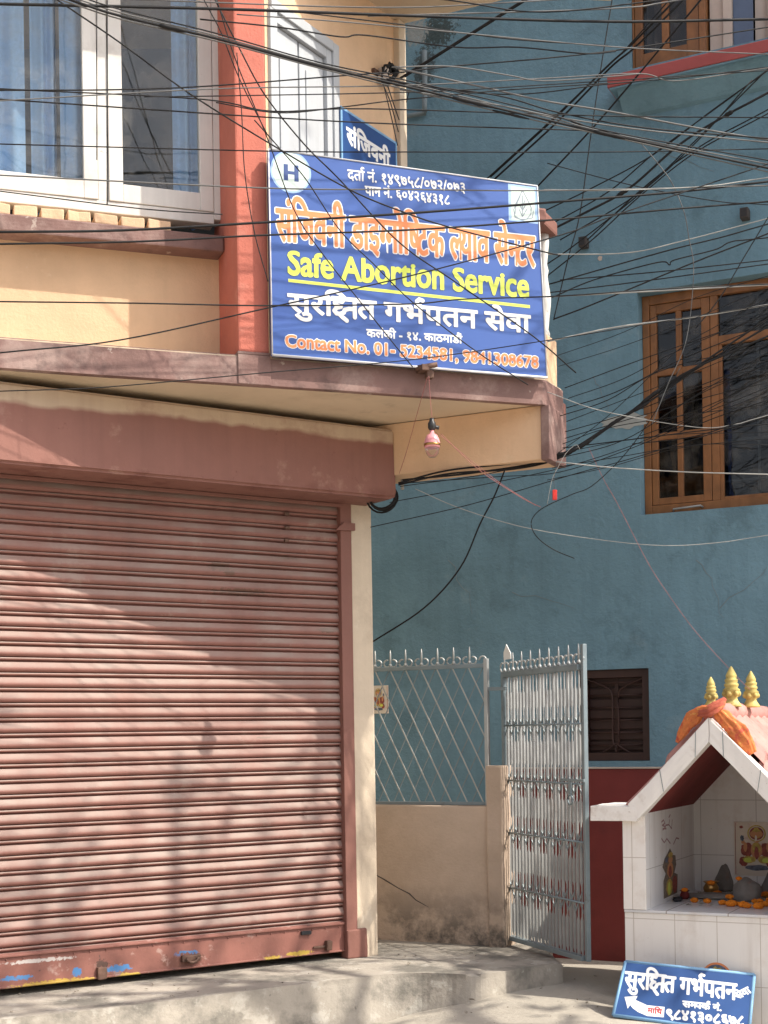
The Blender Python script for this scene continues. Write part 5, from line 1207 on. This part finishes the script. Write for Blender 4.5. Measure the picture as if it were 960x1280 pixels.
wire([(134, -6), (134, 120), (134, 255)], 1.2, lab='thin vertical cable hanging down the center bar of the white window', grp=G1)
wire([(0, 239), (134, 256), (200, 263), (278, 268)], 1.0, lab='thin cable sagging along the bottom of the white window frame', grp=G1)
wire([(296, 66), (302, 140), (306, 216), (318, 290), (335, 352)], .9, lab='thin dark wire hanging loosely down the face of terracotta pillar', grp=G1)
wire([(252, -6), (276, 40), (300, 100), (334, 168)], 1.0, lab=L1, grp=G1)
# --- upper middle
wire([(240, 2), (400, 8), (520, 9), (620, 4), (740, -3)], 1.1, 'greycable', 'pale cable along the top edge under the upper balcony', G2)
wire([(250, 24), (348, 34), (426, 46), (457, 44), (570, 59), (647, 59), (732, 67), (770, 64)], 1.2, lab=L2_, grp=G2)
wire([(296, 18), (460, 30), (760, 58), (960, 68)], 1.0, 'greycable', L2_, G2)
wire([(380, 16), (520, 33), (640, 49), (760, 57)], 1.0, lab=L2_, grp=G2)
wire([(490, 84), (563, 83), (635, 94), (679, 101), (760, 96), (800, 92)], 1.1, 'greycable', L2_, G2)
wire([(490, 92), (563, 83), (680, 73), (784, 61), (960, 34)], 1.1, lab=L2_, grp=G2)
wire([(495, 85), (604, 109), (680, 126), (760, 139), (882, 162), (960, 175)], 1.5, 'greycable', 'grey cable running from the insulator down to the right edge above other sagging cables', G2)
wire([(498, 104), (620, 119), (700, 141), (808, 160), (960, 173)], 1.2, lab=L2_, grp=G2)
wire([(500, 112), (620, 131), (700, 147), (808, 163), (960, 178)], 1.2, 'greycable', L2_, G2)
wire([(500, 107), (640, 118), (760, 105), (860, 96), (960, 84)], 1.0, lab=L2_, grp=G2)
wire([(560, 0), (680, 15), (846, -2)], 1.2, lab=L2_, grp=G2)
wire([(460, 20), (680, 14), (790, 9), (850, 0)], 1.2, 'greycable', L2_, G2)
for k, (dx, dy) in enumerate(((0, 0), (5, 3), (-4, 2))):
    wire([(613 + dx, 221 + dy), (691 + dx, 150 + dy), (760 + dx * .5, 82 + dy), (790 + dx, 55 + dy), (848 + dx * 2, -4)], 1.7 if k < 2 else 1.1, lab='black cable in the steep twisted strand rising behind the sign to the upper window', grp=G2, D=7.9, D1=7.2)
for k, (dx, dy) in enumerate(((0, 0), (6, -2))):
    wire([(500 + dx, 98 + dy), (560 + dx, 60 + dy), (620 + dx, 22 + dy), (668 + dx, -8 + dy)], 2.0 - k * .5, lab='black cable slanting up from the corner insulator to the top edge', grp=G2, D=7.2, D1=6.6)
wire([(671, 234), (739, 162), (799, 92), (880, -5)], 1.5, lab='black cable slanting up from behind the sign corner to the right of the twisted strand', grp=G2, D=7.9, D1=7.2)
wire([(766, -6), (752, 80), (739, 166), (725, 267), (711, 320), (692, 400)], 1.1, lab='near vertical dark cable hanging before the blue wall right of the sign', grp=G2, D=7.6)
wire([(802, 180), (822, 204), (840, 229), (855, 265), (861, 297), (867, 340), (858, 424), (835, 480), (815, 530)], .75, 'greycable', 'grey cable arching down from the sagging bundle to the tangle before the window', G2, D=7.0)
wire([(680, 292), (735, 264), (787, 235), (849, 181), (906, 145), (960, 116)], 2.0, lab='thick black cable climbing wavily from the balcony corner to the right edge', grp=G2, D=7.4, D1=7.0, splices=(.3, .7))
for p in ([(680, 264), (740, 235), (817, 193), (890, 138), (960, 88)], [(684, 283), (760, 240), (820, 190), (905, 128), (960, 87)], [(700, 300), (796, 243), (870, 175), (960, 86)], [(734, 300), (811, 229), (880, 180), (960, 137)], [(684, 345), (740, 300), (800, 245), (870, 190), (960, 142)], [(684, 330), (720, 305), (800, 242), (872, 176), (940, 100)]):
    wire(p, 1.1, lab='thin black cable climbing from the sign edge to the right, beside the thick wavy one', grp=G2, D=7.5, D1=7.1)
wire([(680, 237), (760, 238), (880, 233), (960, 222)], 1.0, 'whitecable', 'pale twisted cable running level just below the sagging bundle', G2)
wire([(684, 318), (784, 316), (858, 300), (960, 273)], .9, 'whitecable', L2_, G2, D=7.3)
wire([(684, 356), (828, 315), (900, 297), (960, 280)], 1.2, lab=L2_, grp=G2, D=7.4)
wire([(690, 372), (742, 350), (822, 328), (837, 331), (843, 325), (894, 312), (915, 302), (960, 297)], 1.1, lab='black cable with a kink before the blue wall above the brown window', grp=G2, D=7.3)
wire([(684, 371), (780, 366), (870, 361), (960, 356)], 1.2, 'whitecable', 'white cable running level just above the brown window', G2, D=7.2)
wire([(692, 399), (742, 380), (870, 327), (960, 292)], 1.3, lab=L2_, grp=G2, D=7.4)
wire([(700, 350), (820, 340), (960, 325)], 1.0, lab=L2_, grp=G2, D=7.3)
wire([(684, 366), (800, 352), (960, 330)], 1.0, lab=L2_, grp=G2, D=7.3)
wire([(960, 272), (931, 320), (900, 372), (870, 410)], 1.1, lab='dark cable slanting down from right edge towards the brown window top', grp=G2, D=7.3)
wire([(684, 204), (755, 223), (820, 238), (900, 252), (960, 256)], .8, lab=L2_, grp=G2, D=7.4)
# --- white wires of the right side
wire([(684, 427), (769, 409), (870, 396), (960, 381)], 1.3, 'whitecable', 'bright white cable rising across the top of the brown window', G3, D=7.0)
wire([(684, 490), (754, 514), (870, 534), (920, 530), (960, 519)], .7, 'whitecable', 'pale cable sagging across the middle of the brown window', G3, D=7.05)
wire([(695, 577), (760, 584), (858, 590), (960, 593)], 1.0, 'whitecable', 'white cable running level across the lower part of the brown window', G3, D=7.05)
wire([(519, 611), (577, 636), (659, 660), (760, 676), (834, 682), (900, 678), (960, 669)], .6, 'whitecable', 'thin white cable sagging under the brown window', G3, D=7.3)
# --- tangle
TG = [[(498, 606), (562, 592), (644, 586), (700, 572), (754, 538), (822, 495), (880, 455), (960, 408)], [(498, 604), (560, 588), (650, 578), (705, 566), (760, 533), (830, 486), (960, 398)], [(503, 600), (600, 590), (700, 571), (770, 528), (850, 470), (960, 420)],
      [(500, 608), (600, 594), (697, 573), (780, 550), (860, 500), (960, 440)], [(487, 628), (603, 606), (720, 580), (830, 540), (960, 470)], [(463, 659), (586, 631), (720, 592), (800, 570), (960, 520)],
      [(505, 604), (620, 596), (700, 590), (790, 560), (860, 530), (960, 490)], [(684, 576), (760, 520), (846, 439), (900, 405), (960, 372)], [(710, 498), (778, 474), (846, 439), (960, 391)], [(708, 510), (770, 490), (850, 450), (960, 405)],
      [(698, 458), (800, 425), (960, 360)], [(695, 445), (780, 415), (870, 372), (960, 345)], [(706, 485), (800, 450), (900, 415), (960, 395)], [(708, 527), (800, 492), (900, 452), (960, 425)], [(706, 540), (790, 515), (880, 480), (960, 450)],
      [(706, 548), (800, 520), (900, 492), (960, 478)], [(703, 555), (760, 535), (850, 520), (960, 505)], [(703, 560), (800, 548), (880, 538), (960, 530)], [(700, 566), (820, 545), (960, 540)], [(690, 585), (780, 570), (870, 556), (960, 556)],
      [(684, 600), (760, 584), (850, 560), (960, 548)], [(700, 520), (760, 500), (830, 462), (960, 430)], [(830, 520), (880, 490), (960, 455)], [(840, 500), (900, 478), (960, 462)], [(850, 540), (900, 520), (960, 500)], [(800, 545), (870, 520), (960, 484)], [(820, 530), (890, 505), (960, 470)], [(790, 555), (870, 545), (960, 515)]]
for i, p in enumerate(TG):
    wire(p, 1.7 if i < 3 else WJ.uniform(.55, .95), lab='thick black cable of the strand under the balcony slab running on to the brown window' if i < 3 else L3, grp=G3, splices=(.42, .6) if i < 3 else (), D=7.35 if p[0][0] < 600 else 7.2, D1=6.9)
wire([(632, 585), (618, 620), (600, 655), (575, 710), (530, 760), (463, 804)], 1.4, lab='long black cable sagging from the balcony beam down to the shop corner', grp=G3, D=7.3, D1=8.0)
wire([(718, 698), (692, 687), (672, 672), (664, 656), (669, 643), (684, 632), (715, 618), (739, 608), (770, 580), (796, 549), (825, 505), (850, 460)], .85, lab='black cable curving up before the brown window from the red cap', grp=G3, D=7.1)
wire([(551, 542), (597, 586), (650, 621), (676, 634)], .45, 'redcable', 'thin red wire leading from the bulb to the right', G3, D=6.78, D1=7.1)
wire([(545, 540), (620, 600), (670, 632)], .4, 'redcable', 'second thin reddish wire running from the bulb plug under the beam', G3, D=6.78, D1=7.1)
wire([(736, 560), (755, 600), (772, 630), (808, 700), (830, 735), (870, 790), (925, 850), (938, 862)], .4, 'redcable', 'thin pinkish thread slanting down the blue wall to the shrine roof', G3, D=7.3, D1=7.25)
wire([(536, 470), (538, 500), (540.5, 528)], .5, 'redcable', 'short right hand wire from pipe clamp to the bulb', G3, D=6.72, D1=6.75)
wire([(534, 472), (522, 515), (508, 565), (499, 592)], .5, 'redcable', 'wire slanting from the pipe clamp back to the beam corner', G3, D=6.72, D1=7.3)
wire([(684, 630), (690, 600), (697, 585), (708, 566), (720, 556), (725, 562)], .45, 'whitecable', 'short white loose string beside the red cap', G3, D=7.0)
for p in ([(478, 104), (488, 128), (498, 165)], [(484, 105), (492, 130), (499, 150)], [(480, 108), (490, 150), (497, 182)], [(512, 112), (508, 128)]):
    wire(p, 1.0, lab='short cable hanging from the insulator down the wall corner', grp=G2, D=7.15)

hs_ = at(461, 775, 7.75); hose = wire([(455, 742), (461, 756), (464, 775), (461, 793), (456, 806)], 2.2, 'blackcable', 'dark hose end curling out behind the shop corner above the lattice', 'hoses', D=7.85, name='hose', cat='hose')
wire([(503, 588), (503, 600), (503, 612)], 3.2, 'whitecable', 'short pale pipe stub under the balcony beam beside the shutter box', 'pipes', D=7.6, name='pipe_stub', cat='pipe')

# ================================================================== OUT OF FRAME, BUT PART OF THE PLACE
opp = root('opposite_building', 'plain row of buildings on the other side of the street', 'building', ID, (-4, -9, 0))
mb = MB(); hs = []
for i in range(9):
    for j in range(2): hs.append((-17 + i * 3.0, -15.6 + i * 3.0, 1.0 + j * 3.0, 2.6 + j * 3.0))
mb.wall(-18, 10, -.1, 6.2, hs, 0, .3)
for v in mb.bm.verts: v.co = Vector((v.co.x, -9 - v.co.y, v.co.z))
part('wall', mb, M['ochre2'], opp)
mb = MB(); mb.box(-18, 10, -9.6, -9.31, -.1, 6.1); part('window_backing', mb, M['dark'], opp)
tr = root('street_tree', 'leafy street tree beside the road, beyond the right edge', 'tree', ID, (4.2, 5.0, gz(4.2, 5.0)))
mb = MB(); tb = Vector((4.2, 5.0, 0)); mb.tube(spline([tb, tb + Vector((.1, .05, 2.2)), tb + Vector((-.05, .1, 4.4)), tb + Vector((.1, 0, 6.8))], 6), [.16 - .006 * i for i in range(19)], 10)
for k in range(7):
    a = k * .9; h = 4.4 + k * .34; mb.tube(spline([tb + Vector((0, .05, h)), tb + Vector((.5 * math.cos(a), .5 * math.sin(a), h + .5)), tb + Vector((1.1 * math.cos(a), 1.1 * math.sin(a), h + 1.2))], 4), [.06, .055, .05, .045, .04, .035, .03, .025, .02], 6)
part('trunk', mb, M['bark'], tr)
mb = MB(); TR = random.Random(5)
clumps = [tb + Vector((1.3 * math.cos(k * 2.4) * TR.uniform(.3, 1), 1.3 * math.sin(k * 2.4) * TR.uniform(.3, 1), TR.uniform(5.2, 8.2))) for k in range(13)]
for c_ in clumps:
    for k in range(44):
        p = c_ + Vector((TR.gauss(0, .26), TR.gauss(0, .26), TR.gauss(0, .2))); a = Vector((TR.uniform(-1, 1), TR.uniform(-1, 1), TR.uniform(-.5, .5))).normalized() * .09; b = a.cross(Vector((TR.uniform(-1, 1), TR.uniform(-1, 1), TR.uniform(-1, 1)))).normalized() * .035
        mb.quad([p - a, p + b, p + a, p - b])
part('crown', mb, M['foliage'], tr, recalc=False)
bpy.context.view_layer.update()
